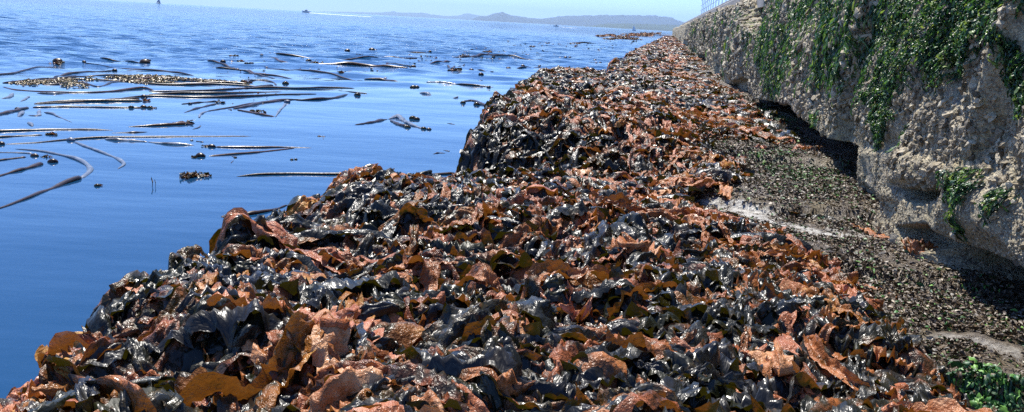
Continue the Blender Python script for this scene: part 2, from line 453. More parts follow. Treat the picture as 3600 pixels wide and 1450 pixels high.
# ------------------------------------------------------------------ SETTING: water
def waves(X, Y, res):
    """sum of small wind waves; each fades out where the sheet is too coarse for it"""
    r = np.random.default_rng(5); Z = np.zeros_like(X)
    wob = 16*noise(X*.06, Y*.06, 0, 402)
    yy = Y-.62*X+wob
    chop = sst(24, 42, yy)*(.45+.55*sst(-.6, .4, fbm(X*.03, Y*.012, 0, 2, 403)))
    for k in range(40):
        lam = .40*(2.4/.40)**(k/39.)*r.uniform(.9, 1.1); th = math.radians(-66)+r.normal(0, .6); a = .0125*lam**.75
        q = 2*np.pi/lam; p = r.uniform(0, 6.28)
        f = np.clip(lam/(res*2.2)-1, 0, 1)
        Z += a*f*np.sin(q*(X*math.cos(th)+Y*math.sin(th))+p+1.3*noise(X/lam*.35, Y/lam*.35, 0, 500+k))
    return Z*.50*chop
def build_water():
    ys = [-6.0, -3, -1, 0.2]
    while ys[-1] < 42000: ys.append(ys[-1]+max(.25, abs(ys[-1])*(.0055 if 12 < ys[-1] < 900 else .03)))
    ys = np.array(ys); t = np.linspace(-1, 1, 560); t = np.concatenate([[-2.2, -1.5], t, [1.5, 2.2]])
    X = (np.maximum(np.abs(ys), 1)*.72+8)[:, None]*t; Y = ys[:, None]+0*t[None]
    res = np.maximum(np.abs(ys)*.0055, .05)[:, None]+0*X
    V = np.stack([X, Y, waves(X, Y, res)], 2)
    m, nt, out = mat('sea_water')
    P = pos(nt)
    sx = nt.nodes.new('ShaderNodeSeparateXYZ'); L(nt, P, sx.inputs[0])
    b = N(nt, 'BsdfPrincipled', Roughness=.045, IOR=1.333)
    b.inputs['Base Color'].default_value = (.006, .042, .105, 1)
    mp = nt.nodes.new('ShaderNodeMapping'); mp.inputs['Rotation'].default_value = (0, 0, .25); mp.inputs['Scale'].default_value = (.55, 1.35, 1); L(nt, P, mp.inputs[0])
    wob = tex(nt, P, .18, 2, .5).outputs[0]
    yy = math_(nt, 'ADD', sx.outputs[1], math_(nt, 'MULTIPLY', math_(nt, 'SUBTRACT', wob, .5), 16))
    yy = math_(nt, 'SUBTRACT', yy, math_(nt, 'MULTIPLY', sx.outputs[0], .75))
    chop = sst_node(nt, yy, 17, 34)
    w1 = tex(nt, mp.outputs[0], 1.0, 3, .55).outputs[0]
    w2 = tex(nt, mp.outputs[0], 4.2, 3, .6).outputs[0]
    w3 = tex(nt, mp.outputs[0], .22, 2, .5).outputs[0]
    hc = math_(nt, 'ADD', math_(nt, 'MULTIPLY', w1, .15), math_(nt, 'MULTIPLY', w2, .07))
    hc = math_(nt, 'MULTIPLY', hc, chop)
    calm = math_(nt, 'ADD', math_(nt, 'MULTIPLY', w1, .010), math_(nt, 'MULTIPLY', w2, .0016))
    calm = math_(nt, 'ADD', calm, math_(nt, 'MULTIPLY', w3, .05))
    h = math_(nt, 'ADD', hc, calm)
    nb = bump(nt, h, 1.0, 1.0)
    L(nt, nb, b.inputs['Normal'])
    L(nt, b.outputs[0], out.inputs[0])
    tag(link('sea_water', raw_mesh('sea_water', V, gridq(*X.shape), m)), kind='structure')
build_water()

# ------------------------------------------------------------------ SETTING: distant hills
def hills(name, pts, dist, col, depth):
    us = np.linspace(pts[0][0], pts[-1][0], 260)
    vs = np.interp(us, [p[0] for p in pts], [p[1] for p in pts]) + .9*fbm(us*.05, us*0, 0, 3, 5)
    V = []
    rows = 9
    for u, v in zip(us, vs):
        d = ray(u, v); k = dist/d[1]
        h = max(H+d[2]*k, 3)
        dg = ray(u, 11+(u-559)*.05486)
        for j in range(rows):
            a = j/(rows-1)
            front = dist-depth*(1-a)
            hh = h*math.sin(a*math.pi/2)**.8
            hh *= 1+(.12*math.sin(u*.11+j*2.1)*math.sin(a*math.pi) if 0 < j < rows-1 else 0)
            V.append((dg[0]/dg[1]*front, front, hh-2*(j == 0)))
        V.append((dg[0]/dg[1]*(dist+depth), dist+depth, -2))
    V = np.array(V)
    m = simple(name, col, .9, var=tuple(c*.6 for c in col), vscale=.002)
    tag(link(name, raw_mesh(name, V, gridq(len(us), rows+1), m)), kind='structure')
hills('distant_hills', [(1640, 78), (1690, 56), (1712, 57), (1740, 47), (1765, 44), (1790, 54), (1850, 63), (1900, 67), (1950, 62), (1966, 58), (2030, 57), (2100, 55), (2200, 55), (2300, 57), (2360, 65), (2400, 80), (2480, 96), (2600, 122)], 16000, (.03, .05, .06), 2500)
hills('far_mountains', [(1100, 42), (1130, 41), (1230, 43), (1340, 45), (1370, 43), (1380, 39), (1395, 44), (1430, 46), (1490, 46), (1520, 52), (1560, 57), (1610, 56), (1640, 47), (1660, 52), (1700, 57), (1800, 70)], 27000, (.05, .075, .06), 3000)
hills('wooded_shore', [(1990, 98), (2070, 91), (2140, 84), (2200, 83), (2300, 87), (2390, 89), (2500, 104), (2560, 122)], 9000, (.035, .06, .03), 900)

# ------------------------------------------------------------------ the kelp heap (nobody could count it)
parts = [scatter_kelp('a', 1700, 1.1, 4.6, .33, 80, 15, 1),
         scatter_kelp('a1', 1700, 1.1, 4.6, .20, 44, 11, 1),
         scatter_kelp('a2', 500, 1.1, 4.4, .09, 18, 6, 1),
         scatter_kelp('L1', 1400, 1.1, 4.8, .30, 90, 11, 1),
         scatter_kelp('L2', 1500, 4.3, 9.5, .26, 44, 7, 1),
         scatter_kelp('b', 4600, 4.0, 8.6, .27, 34, 8, 2),
         scatter_kelp('c', 5600, 8.0, 19, .26, 20, 5, 3),
         scatter_kelp('d', 5200, 18, 60, .26, 9, 4, 4),
         scatter_kelp('e', 1500, 55, 160, .6, 7, 3, 5)]
parts.append(curtain(300))
V, Q, K = merge(parts)
tag(link('kelp_heap', raw_mesh('kelp_heap', V, Q, M_KELP, {'k': K})), 'heap of crumpled wet kelp blades in black, orange and olive covering the ledge', 'kelp', kind='stuff')

# ------------------------------------------------------------------ turf algae on the bare rock strip
def turf(n_try):
    r = RNG
    y = 1.3*(14/1.3)**(r.random(n_try)); x = wallx(y)-1.5*r.random(n_try)+.15
    z = top(x, y); u, v = proj(np.stack([x, y, z], 1))
    k = (kelpw(x, y) < .5)
    cl = fbm(x*3.5, y*3.5, 0, 3, 91)
    k &= r.random(n_try) < sst(-.35, .25, cl)+.15
    for P_ in ([(2400, 688), (2480, 700), (2600, 715), (2760, 790), (2960, 830), (2860, 838), (2700, 790), (2560, 745), (2420, 712)],
               [(3290, 1160), (3430, 1170), (3600, 1220), (3600, 1290), (3400, 1210), (3180, 1200)]):
        k &= ~inpoly(u, v, P_)
    x, y, u, v = x[k], y[k], u[k], v[k]; n = len(x)
    sz = r.uniform(.004, .011, n)*(1+y*.08)
    gr = inpoly(u, v, [(3280, 1500), (3300, 1330), (3420, 1290), (3650, 1370), (3650, 1500)])*.8 + inpoly(u, v, [(2570, 365), (2700, 372), (2810, 415), (2800, 440), (2650, 410)])*.9 + inpoly(u, v, [(2600, 540), (2760, 530), (2980, 640), (2950, 700), (2760, 650)])*.3
    gr = gr*(noise(x*9, y*9, 0, 95) > -.25) + .10
    tone = (r.random(n) < gr).astype(float)
    return ribbons(x, y, r.uniform(0, 6.28, n), sz*1.8, sz, 3, 3, tone, r.random(n), lift=r.uniform(0, .014, n), hump=r.uniform(0, .012, n),
                   roll0=r.normal(0, .8, n), roll1=r.uniform(0, .8, n), curl=r.normal(0, .7, n), ruff=r.uniform(.2, .6, n), crump=r.uniform(.001, .004, n))
m, nt, out = mat('turf_algae')
at = nt.nodes.new('ShaderNodeAttribute'); at.attribute_name = 'k'
sx = nt.nodes.new('ShaderNodeSeparateColor'); L(nt, at.outputs['Color'], sx.inputs[0])
br = ramp(nt, sx.outputs[2], [(0, (.03, .02, .012)), (.5, (.075, .05, .028)), (.85, (.13, .092, .05)), (.96, (.22, .16, .095)), (1, (.40, .34, .24))]).outputs[0]
gn = ramp(nt, sx.outputs[2], [(0, (.006, .03, .010)), (.6, (.035, .13, .025)), (1, (.14, .30, .05))]).outputs[0]
b = N(nt, 'BsdfPrincipled', Roughness=.5); L(nt, mixc(nt, sx.outputs[0], br, gn), b.inputs['Base Color'])
L(nt, b.outputs[0], out.inputs[0]); M_TURF = m
V, Q, K = turf(200000)
tag(link('turf_algae', raw_mesh('turf_algae', V, Q, M_TURF, {'k': K})), 'short dark red and green turf algae on the rock strip below the wall', 'algae', kind='stuff')

def corner_weed(n_try):
    r = RNG; y = r.uniform(1.5, 2.9, n_try); x = wallx(y)-.95*r.random(n_try)
    u, v = proj(np.stack([x, y, top(x, y)], 1))
    k = inpoly(u, v, [(3250, 1500), (3320, 1350), (3420, 1300), (3560, 1330), (3700, 1400), (3700, 1550)]) & (r.random(n_try) < sst(-.25, .25, noise(x*6, y*6, 0, 97)+.5*noise(x*17, y*17, 0, 98)))
    x, y = x[k], y[k]; n = len(x)
    return ribbons(x, y, r.uniform(0, 6.28, n), r.uniform(.014, .05, n), r.uniform(.006, .018, n), 10, 4, (r.random(n) < .8).astype(float), r.random(n), lift=r.uniform(0, .02, n), hump=r.uniform(0, .02, n),
                   roll0=r.normal(0, .5, n), roll1=r.uniform(.1, .6, n), curl=r.normal(0, .5, n), ruff=r.uniform(.2, .6, n), crump=r.uniform(.002, .005, n))
V, Q, K = corner_weed(14000)
tag(link('green_weed', raw_mesh('green_weed', V, Q, M_TURF, {'k': K})), 'bright wet green seaweed carpet in the lower right corner', 'seaweed', kind='stuff')
# ------------------------------------------------------------------ WALL
WD = np.array([.1628, .9867, 0]); WN = np.array([-.9867, .1628, 0]); WP = np.array([1.3, 0, 0])
REC = [  # hollows in the face: pixel outline on the wall plane, softness, depth
    ([(2785, 364), (2900, 476), (2992, 514), (2990, 740), (2900, 700), (2600, 400)], 6, .75),
    ([(2570, 322), (2600, 318), (2650, 345), (2790, 370), (2800, 420), (2640, 420), (2550, 370)], 6, .6),
    ([(3222, 664), (3300, 668), (3388, 664), (3350, 705), (3315, 735), (3262, 712)], 12, .2),
    ([(3350, 838), (3430, 862), (3520, 905), (3700, 985), (3700, 1500), (3500, 1300), (3330, 900)], 45, .7),
    ([(3240, 800), (3330, 790), (3370, 850), (3330, 900), (3250, 850)], 20, .16),
    ([(2598, -20), (2662, -20), (2676, 60), (2652, 128), (2622, 112), (2600, 60)], 9, .45),
    ([(2486, 80), (2508, 70), (2502, 130), (2492, 175), (2486, 160)], 4, .25),
    ([(2455, 190), (2476, 190), (2476, 260), (2458, 258)], 3, .3),
    ([(2400, 135), (2418, 140), (2418, 170), (2400, 165)], 2, .3),
    ([(2560, 300), (2600, 270), (2640, 290), (2665, 350), (2600, 345)], 10, .16),
    ([(3370, 210), (3440, 190), (3450, 420), (3390, 440)], 26, .08),
    ([(3540, 480), (3600, 470), (3600, 660), (3560, 650)], 14, .14),
]
def wall_off(s, z, u, v):
    d = .07*fbm(s*1.1, z*1.4, 0, 3, 101) + (.05*fbm(s*4, z*2.4, 0, 3, 102) + .024*fbm(s*13, z*8, 0, 3, 103))*(.45+.55*sst(.6, .95, z+.02*s)) + .006*fbm(s*45, z*45, 0, 2, 104)
    # separate stones: each stands a little proud of the next, with an eroded joint
    js = np.array([0, 2.3, 3.55, 4.4, 6.35, 8.4, 10.6, 12.6, 15.4, 18.5, 22, 26, 31, 37, 44, 52, 62, 75, 90, 110, 140, 300.])
    o = np.array([.05, .05, .12, -.02, .10, .03, .09, -.02, .1, .0, .12, 0, .1, -.05, .12, 0, .15, 0, .15, 0, .2, .0])
    lean = s+.35*(z-.8)+.10*noise(z*3, s*0, 0, 107)
    i = np.clip(np.searchsorted(js, lean)-1, 0, len(js)-2)
    a = (lean-js[i])
    d = d + o[i] + (o[np.clip(i+1, 0, len(o)-1)]-o[i])*sst(.9, 1, a/(js[i+1]-js[i]))
    d = d - .07*np.exp(-(a/.05)**2)*(s > 5)
    d = d - .045 + .05*(1-sst(.2, .75, z))*(s < 6.5) - .07*sst(1.0, 1.8, z)
    for poly, soft, dep in REC:
        d = d - dep*polysoft(u, v, poly, soft)
    for poly, soft, dep in LEDGE:
        d = d + dep*polysoft(u, v, poly, soft)
    return d
LEDGE = [([(2985, 512), (3240, 520), (3420, 600), (3380, 660), (3230, 660), (3250, 720), (3100, 720), (2990, 640)], 30, .035),
         ([(3390, 560), (3470, 520), (3620, 700), (3620, 940), (3350, 836), (3330, 760)], 110, .09),
         ([(2800, 180), (2860, 60), (2850, 260), (2790, 370)], 30, .05),
         ([(3010, 340), (3060, 250), (3060, 420), (3000, 500)], 25, .06)]
def wpos(s, z, d):
    return WP + s[..., None]*WD + d[..., None]*WN + z[..., None]*np.array([0, 0, 1])

def build_wall():
    ss = [1.2]
    while ss[-1] < 230: ss.append(ss[-1]+max(.011, ss[-1]*.0042))
    ss = np.array(ss); zz = np.linspace(-.3, 1.88, 225)
    Sg, Zg = np.meshgrid(ss, zz, indexing='ij')
    P0 = wpos(Sg, Zg, Sg*0); u, v = proj(P0.reshape(-1, 3)); u = u.reshape(Sg.shape); v = v.reshape(Sg.shape)
    D = wall_off(Sg, Zg, u, v)
    tp = sst(1.70, 1.88, Zg+.05*fbm(Sg*2, Sg*0, 0, 3, 120))
    D = D - .10*tp
    V = wpos(Sg, Zg, D)
    # close the top by folding back
    topr = wpos(ss, np.full(len(ss), 1.88), np.full(len(ss), -1.6))
    V = np.concatenate([V, topr[:, None, :]], 1)
    n, mm = V.shape[:2]
    zc = np.concatenate([Zg, np.full((n, 1), 1.88)], 1)
    return V, gridq(n, mm), zc, ss, zz, D
WV, WQ, WZ, WSS, WZZ, WDD = build_wall()
def wall_sample(s, z):
    """bilinear offset lookup"""
    i = np.clip(np.searchsorted(WSS, s)-1, 0, len(WSS)-2); a = np.clip((s-WSS[i])/(WSS[i+1]-WSS[i]), 0, 1)
    fz = np.clip((z-WZZ[0])/(WZZ[1]-WZZ[0]), 0, len(WZZ)-1.001); j = fz.astype(int); b_ = fz-j
    D = WDD
    return (D[i, j]*(1-a)*(1-b_)+D[i+1, j]*a*(1-b_)+D[i, j+1]*(1-a)*b_+D[i+1, j+1]*a*b_)

m, nt, out = mat('encrusted_stone')
P = pos(nt)
vo = tex(nt, P, 75, typ='Voronoi'); vo2 = tex(nt, P, 150, typ='Voronoi')
n1 = tex(nt, P, 2.6, 5, .65).outputs[0]; n2 = tex(nt, P, 24, 5, .65).outputs[0]; n3 = tex(nt, P, 110, 3, .6).outputs[0]
stone = ramp(nt, n2, [(.3, (.085, .078, .064)), (.5, (.30, .26, .17)), (.7, (.56, .47, .29))]).outputs[0]
dots = sst_node(nt, math_(nt, 'ADD', vo.outputs['Distance'], math_(nt, 'MULTIPLY', n2, .35)), .62, .30)
c = mixc(nt, math_(nt, 'MULTIPLY', dots, .65), stone, (.70, .58, .36))
c = mixc(nt, sst_node(nt, n1, .52, .68), c, mixc(nt, .35, c, (.30, .29, .28)))
ye = tex(nt, P, 6, 3, .6).outputs[0]
c = mixc(nt, math_(nt, 'MULTIPLY', sst_node(nt, ye, .55, .7), .5), c, (.40, .31, .13))
b = N(nt, 'BsdfPrincipled', Roughness=.75); L(nt, c, b.inputs['Base Color'])
hb = math_(nt, 'SUBTRACT', n3, math_(nt, 'MULTIPLY', vo.outputs['Distance'], .8))
nb = bump(nt, hb, 1.0, .012); nb = bump(nt, n2, .7, .03, nb); L(nt, nb, b.inputs['Normal'])
L(nt, b.outputs[0], out.inputs[0]); M_WALL = m
wall = link('breakwater_wall', raw_mesh('breakwater_wall', WV, WQ, M_WALL))
tag(wall, 'rough stone breakwater wall along the right side, crusted with barnacles', 'wall')

# upper courses, set back behind the crusted face
M_CONC = simple('pale_concrete', (.17, .17, .17), .85, 30, .4, .01, (.27, .26, .25), 1.5)
def prism(pts, s0, s1, nseg=1):
    """extrude a (offset, z) outline along the wall"""
    k = len(pts); V = []
    for i in range(nseg+1):
        s = s0+(s1-s0)*i/nseg
        for d, z in pts:
            V.append(WP+s*WD+d*WN+np.array([0, 0, z]))
    Q_ = [(i*k+j, i*k+(j+1) % k, (i+1)*k+(j+1) % k, (i+1)*k+j) for i in range(nseg) for j in range(k)]
    V = np.array(V)
    me = bpy.data.meshes.new('p'); me.from_pydata([tuple(p) for p in V], [], Q_+[tuple(range(k))[::-1], tuple(nseg*k+j for j in range(k))])
    return me
def bevobj(name, me, m, parent=None):
    me.materials.append(m); me.name = name
    return link(name, me, parent)
par = bpy.data.objects.new('concrete_walkway', None); C.objects.link(par); par.location = (float(WP[0]+20*WD[0]+.6), 19.8, 1.7)
tag(par, 'pale smooth concrete walkway edge above the far end of the wall', 'walkway')
bpy.context.view_layer.update()
def keep_parent(o, p):
    o.parent = p; o.matrix_parent_inverse = Matrix.Translation(-p.location)
o = bevobj('concrete_face', prism([(-.30, 1.70), (-.30, 2.06), (-.34, 2.10), (-1.6, 2.10), (-1.6, 1.70)], 9, 120, 3), M_CONC); keep_parent(o, par)
o = bevobj('parapet', prism([(-.55, 2.102), (-.55, 2.26), (-.60, 2.30), (-.85, 2.30), (-.85, 2.102)], 9, 120, 3), M_CONC); keep_parent(o, par)
# railing on top
def bar_mesh(segs, r, n=6):
    V = []; Q_ = []
    for a, b_ in segs:
        a = np.array(a, float); b_ = np.array(b_, float); t = b_-a; t /= np.linalg.norm(t)
        x = np.cross(t, (0, 0, 1.)); x = x if np.linalg.norm(x) > .1 else np.array([1., 0, 0]); x /= np.linalg.norm(x); y = np.cross(t, x)
        o_ = len(V)
        for p in (a, b_):
            for k in range(n):
                w = 2*math.pi*k/n; V.append(tuple(p+r*(math.cos(w)*x+math.sin(w)*y)))
        for k in range(n): Q_.append((o_+k, o_+(k+1) % n, o_+n+(k+1) % n, o_+n+k))
    me = bpy.data.meshes.new('bars'); me.from_pydata(V, [], Q_); return me
M_RAIL = simple('galvanised_rail', (.55, .57, .6), .35, metallic=.6)
rl = bpy.data.objects.new('railing', None); C.objects.link(rl); rl.location = (float((WP+20*WD-.7*WN)[0]), float((WP+20*WD-.7*WN)[1]), 2.30)
tag(rl, 'pale metal railing standing on the parapet above the wall', 'railing'); bpy.context.view_layer.update()
def wp(s, d, z): return WP+s*WD+d*WN+np.array([0, 0, z])
for z in (2.60, 2.92, 3.24):
    o = bevobj('rail', bar_mesh([(wp(16.4, -.7, z), wp(60, -.7, z))], .014), M_RAIL); keep_parent(o, rl)
for i in range(18):
    s = 16.4+i*2.4
    o = bevobj('post', bar_mesh([(wp(s, -.7, 2.29), wp(s, -.7, 3.27))], .018), M_RAIL); keep_parent(o, rl)

# ---- crust: knobs of oysters / barnacle rosettes
def ico(sub):
    import bmesh
    bm = bmesh.new(); bmesh.ops.create_icosphere(bm, subdivisions=sub, radius=1)
    v = np.array([p.co[:] for p in bm.verts]); f = np.array([[q.index for q in t.verts] for t in bm.faces]); bm.free(); return v, f
def blobs(s, z, size, sub, flat, name, mat_, seed, jag=.35):
    v, f = ico(sub); n = len(s); r = RNG
    e = .012
    D0 = wall_sample(s, z)
    ds = (wall_sample(s+e, z)-D0)/e; dz = (wall_sample(s, z+e)-D0)/e
    nrm = WN[None] - ds[:, None]*WD[None] - dz[:, None]*np.array([0, 0, 1.])[None]; nrm /= np.linalg.norm(nrm, axis=1)[:, None]
    c = WP+s[:, None]*WD+D0[:, None]*WN+z[:, None]*np.array([0, 0, 1.]) + nrm*(size*.15)[:, None]
    ph = r.uniform(0, 100, (n, 1))
    P_ = v[None]*(1+jag*noise(v[None, :, 0]*2.6+ph, v[None, :, 1]*2.6+ph*.3, v[None, :, 2]*2.6, seed))[..., None]
    a = r.uniform(0, 2*np.pi, n); ca, sa = np.cos(a)[:, None], np.sin(a)[:, None]
    sx_ = r.uniform(.7, 1.35, (n, 1)); sy_ = r.uniform(.6, 1.1, (n, 1))
    x = P_[..., 0]*sx_; y = P_[..., 1]*sy_; zc = P_[..., 2]*flat
    x, y = x*ca-y*sa, x*sa+y*ca
    t1 = np.cross(nrm, np.array([0, 0, 1.])); t1 /= np.linalg.norm(t1, axis=1)[:, None]+1e-9; t2 = np.cross(nrm, t1)
    V_ = c[:, None]+size[:, None, None]*(x[..., None]*t1[:, None]+y[..., None]*t2[:, None]+zc[..., None]*nrm[:, None])
    F_ = (f[None]+(np.arange(n)*len(v))[:, None, None]).reshape(-1, 3)
    K_ = np.repeat(r.random((n, 3)), len(v), 0)
    return V_.reshape(-1, 3), F_, K_
def greenmask(s, z):
    P0 = wpos(s, z, s*0); u, v = proj(P0)
    lo = np.interp(u, [2450, 2600, 2750, 2850, 3000, 3100, 3200, 3300, 3450, 3600], [150, 130, 170, 300, 250, 400, 290, 280, 260, 60])
    hi = np.interp(u, [2400, 2500, 2600, 2700, 2800, 3000, 3400, 3600], [-20, 40, -60, -60, -80, -80, -60, -80])
    k = sst(60, -60, v-lo+110*fbm(s*1.3+3, z*.8, 0, 3, 131)) * sst(-20, 20, v-hi)
    str_ = np.zeros_like(u)
    for poly in ([(3075, 380), (3170, 380), (3140, 420), (3120, 510), (3085, 510)], [(3480, 600), (3520, 640), (3440, 830), (3420, 820), (3470, 690)], [(3540, 650), (3600, 660), (3580, 760), (3530, 740)],
                 [(3570, 20), (3640, 200), (3640, 400), (3580, 380), (3560, 260)], [(2860, 380), (2900, 380), (2890, 440), (2860, 430)], [(2700, 120), (2800, 30), (2760, 330), (2700, 330)],
                 [(2650, 110), (2700, 20), (2740, 180), (2690, 300)], [(2540, 80), (2590, 60), (2570, 250), (2540, 230)], [(2430, 170), (2450, 120), (2452, 180), (2440, 200)],
                 [(3210, 420), (3260, 400), (3240, 520), (3215, 520)], [(3400, 590), (3500, 580), (3480, 700), (3410, 690)]):
        str_ = np.maximum(str_, polysoft(u, v, poly, 14))
    g = k*(.06+.94*sst(-.3, .12, fbm(s*2.6, z*1.6, 0, 3, 133)+.25*sst(8, 3.5, s)))*(.4+.75*sst(-.3, .2, fbm(s*9, z*7, 0, 2, 135)))
    ds = sst(4, 11, s)
    g = g*(1-.6*ds*(noise(s*1.6, z*.6, 0, 134) < .1))
    g = np.maximum(g, k*.10)
    return np.maximum(g, str_*.8)*(.35+.65*sst(-.3, .25, noise(s*22, z*14, 0, 137)))
def ssamp(n, a, b_): return a*(b_/a)**RNG.random(n)
m, nt, out = mat('barnacle_shell')
P = pos(nt)
at = nt.nodes.new('ShaderNodeAttribute'); at.attribute_name = 'k'
sx = nt.nodes.new('ShaderNodeSeparateColor'); L(nt, at.outputs['Color'], sx.inputs[0])
c = ramp(nt, sx.outputs[0], [(0, (.12, .10, .065)), (.3, (.33, .27, .165)), (.7, (.58, .48, .30)), (1, (.85, .74, .52))]).outputs[0]
c = mixc(nt, math_(nt, 'MULTIPLY', tex(nt, P, 130, 3, .6).outputs[0], .8), c, (.10, .08, .06))
b = N(nt, 'BsdfPrincipled', Roughness=.6); L(nt, c, b.inputs['Base Color'])
nb = bump(nt, tex(nt, P, 160, 3, .65).outputs[0], 1.0, .008); L(nt, nb, b.inputs['Normal'])
L(nt, b.outputs[0], out.inputs[0]); M_SHELL = m

def knobs():
    r = RNG; P_ = []
    for cnt, a, b_, sub, szr in ((60000, 1.9, 6.2, 1, (.005, .014)), (45000, 6, 16, 1, (.010, .022)), (26000, 15, 60, 1, (.018, .045))):
        s = ssamp(cnt, a, b_); z = r.uniform(.15, 1.84, cnt)
        P0 = wpos(s, z, s*0); u, v = proj(P0)
        band = sst(.62, .92, z+.18*fbm(s*1.2, z*1.2, 0, 3, 141)+.25*sst(5, 11, s))
        den = band*sst(-.45, .0, fbm(s*4, z*3, 0, 3, 142))+.02
        den *= 1-.15*greenmask(s, z)
        k = (r.random(cnt) < den) & (u < 3750) & (v > -120)
        s, z = s[k], z[k]
        sz = r.uniform(*szr, len(s))*(1+.8*(r.random(len(s)) < .08))
        P_.append(blobs(s, z, sz, sub, .9, 'k', None, 145, .75))
    # fat rosettes in a band above the bare stone
    cnt = 2600; s = ssamp(cnt, 1.9, 7); z = r.uniform(.6, 1.15, cnt); P0 = wpos(s, z, s*0); u, v = proj(P0)
    k = (r.random(cnt) < sst(-.2, .3, fbm(s*3, z*4, 0, 3, 149))*.8); s, z = s[k], z[k]
    P_.append(blobs(s, z, r.uniform(.012, .026, len(s)), 2, .8, 'k', None, 150, .8))
    # tiny barnacles low down
    cnt = 26000; s = ssamp(cnt, 1.9, 7.5); z = r.uniform(.15, .95, cnt)
    k = r.random(cnt) < sst(-.4, .35, fbm(s*5, z*5, 0, 3, 146)); s, z = s[k], z[k]
    P_.append(blobs(s, z, r.uniform(.003, .0075, len(s)), 1, .8, 'b', None, 147, .2))
    return merge(P_)
V, Fc, K = knobs()
tag(link('barnacle_crust', raw_mesh('barnacle_crust', V, Fc, M_SHELL, {'k': K}, smooth=False)), 'tan knobbly barnacle and oyster crust all over the stone wall', 'barnacles', kind='stuff')

# ---- sea lettuce hanging on the wall
def lettuce():
    r = RNG; P_ = []
    for cnt, a, b_, szr, n, mm in ((60000, 1.9, 6, (.007, .022), 6, 4), (40000, 5.8, 17, (.012, .034), 4, 3), (6000, 16, 50, (.05, .12), 3, 3)):
        s = ssamp(cnt, a, b_); z = r.uniform(.3, 1.85, cnt)
        g = greenmask(s, z); u, v = proj(wpos(s, z, s*0))
        k = (r.random(cnt) < g) & (u < 3750) & (v > -120)
        s, z = s[k], z[k]; kk = len(s)
        ln = r.uniform(*szr, kk)*r.uniform(1.2, 4.0, kk); w = r.uniform(*szr, kk)*.55
        t = np.linspace(0, 1, n)[None]; S_ = np.linspace(-1, 1, mm)[None, None]
        lat = r.normal(0, .35, (kk, 1))
        sp_ = s[:, None]+lat*ln[:, None]*t; zp = z[:, None]-ln[:, None]*t
        D0 = wall_sample(sp_, zp)
        D1 = D0+.006+r.uniform(0, .028, (kk, 1))*np.sin(np.pi*t*r.uniform(.4, 1.1, (kk, 1)))+r.uniform(0, .02, (kk, 1))
        Cn = WP+sp_[..., None]*WD+D1[..., None]*WN+zp[..., None]*np.array([0, 0, 1.])
        a_ = (r.uniform(-1.2, 1.2, (kk, 1))+r.normal(0, .5, (kk, 1))*t)[..., None]
        sd = np.cos(a_)*WD+np.sin(a_)*WN; nd = -np.sin(a_)*WD+np.cos(a_)*WN
        W_ = (w[:, None]*.5*(np.sin(np.pi*(.12+.8*t))**.6))[..., None]
        ru = .55*W_*np.abs(S_)*np.sin(t[..., None]*r.uniform(6, 16, (kk, 1, 1))+S_*2+r.uniform(0, 6, (kk, 1, 1)))
        V_ = Cn[:, :, None]+sd[:, :, None]*(W_*S_)[..., None]+nd[:, :, None]*ru[..., None]
        V_ = V_+.003*r.normal(0, 1, V_.shape)
        K_ = np.repeat(r.random((kk, 3)), n*mm, 0)
        P_.append((V_.reshape(-1, 3), gridqN(kk, n, mm), K_))
    return merge(P_)
m, nt, out = mat('sea_lettuce')
at = nt.nodes.new('ShaderNodeAttribute'); at.attribute_name = 'k'
sx = nt.nodes.new('ShaderNodeSeparateColor'); L(nt, at.outputs['Color'], sx.inputs[0])
gn = ramp(nt, sx.outputs[0], [(0, (.008, .026, .012)), (.4, (.022, .070, .026)), (.8, (.065, .145, .045)), (1, (.20, .27, .085))]).outputs[0]
b = N(nt, 'BsdfPrincipled', Roughness=.32); L(nt, gn, b.inputs['Base Color'])
nb = bump(nt, tex(nt, pos(nt), 150, 2, .6).outputs[0], .7, .006); L(nt, nb, b.inputs['Normal'])
tr = N(nt, 'BsdfTranslucent'); L(nt, mixc(nt, 1.0, gn, (3, 3, 1.5), 'MULTIPLY'), tr.inputs['Color'])
mx = N(nt, 'MixShader'); mx.inputs[0].default_value = .22
L(nt, b.outputs[0], mx.inputs[1]); L(nt, tr.outputs[0], mx.inputs[2]); L(nt, mx.outputs[0], out.inputs[0]); M_LET = m
V, Q, K = lettuce()
tag(link('sea_lettuce', raw_mesh('sea_lettuce', V, Q, M_LET, {'k': K})), 'dark green sea lettuce hanging in curtains over the upper stone wall', 'seaweed', kind='stuff')

# ------------------------------------------------------------------ floating bull kelp
def glossy(name, col, rough=.22, var=None, coat=.5, bs=35, bstr=.25):
    m_ = simple(name, col, rough, bs, bstr, .006, var, 14, 0)
    for n_ in m_.node_tree.nodes:
        if n_.type == 'BSDF_PRINCIPLED': n_.inputs['Specular IOR Level'].default_value = .3
    return m_
M_DARK = glossy('kelp_stipe_dark', (.014, .008, .006), .34, (.05, .026, .012))
M_BROWN = glossy('kelp_stipe_brown', (.10, .045, .018), .3, (.035, .018, .010))
M_PALE = glossy('kelp_stipe_pale', (.16, .19, .24), .4, (.07, .09, .13))
M_OLIVE = glossy('kelp_bulb_olive', (.075, .055, .015), .14, (.030, .022, .010))
M_WET_GLARE = simple('kelp_wet_glare', (.55, .52, .46), .16, 40, .3, .004, (.12, .10, .07), 9, 1.0)  # wet kelp; sun glare and glints painted in as pale silver base colour
MM = {'d': M_DARK, 'b': M_BROWN, 'p': M_PALE, 'o': M_OLIVE, 'w': M_WET_GLARE}

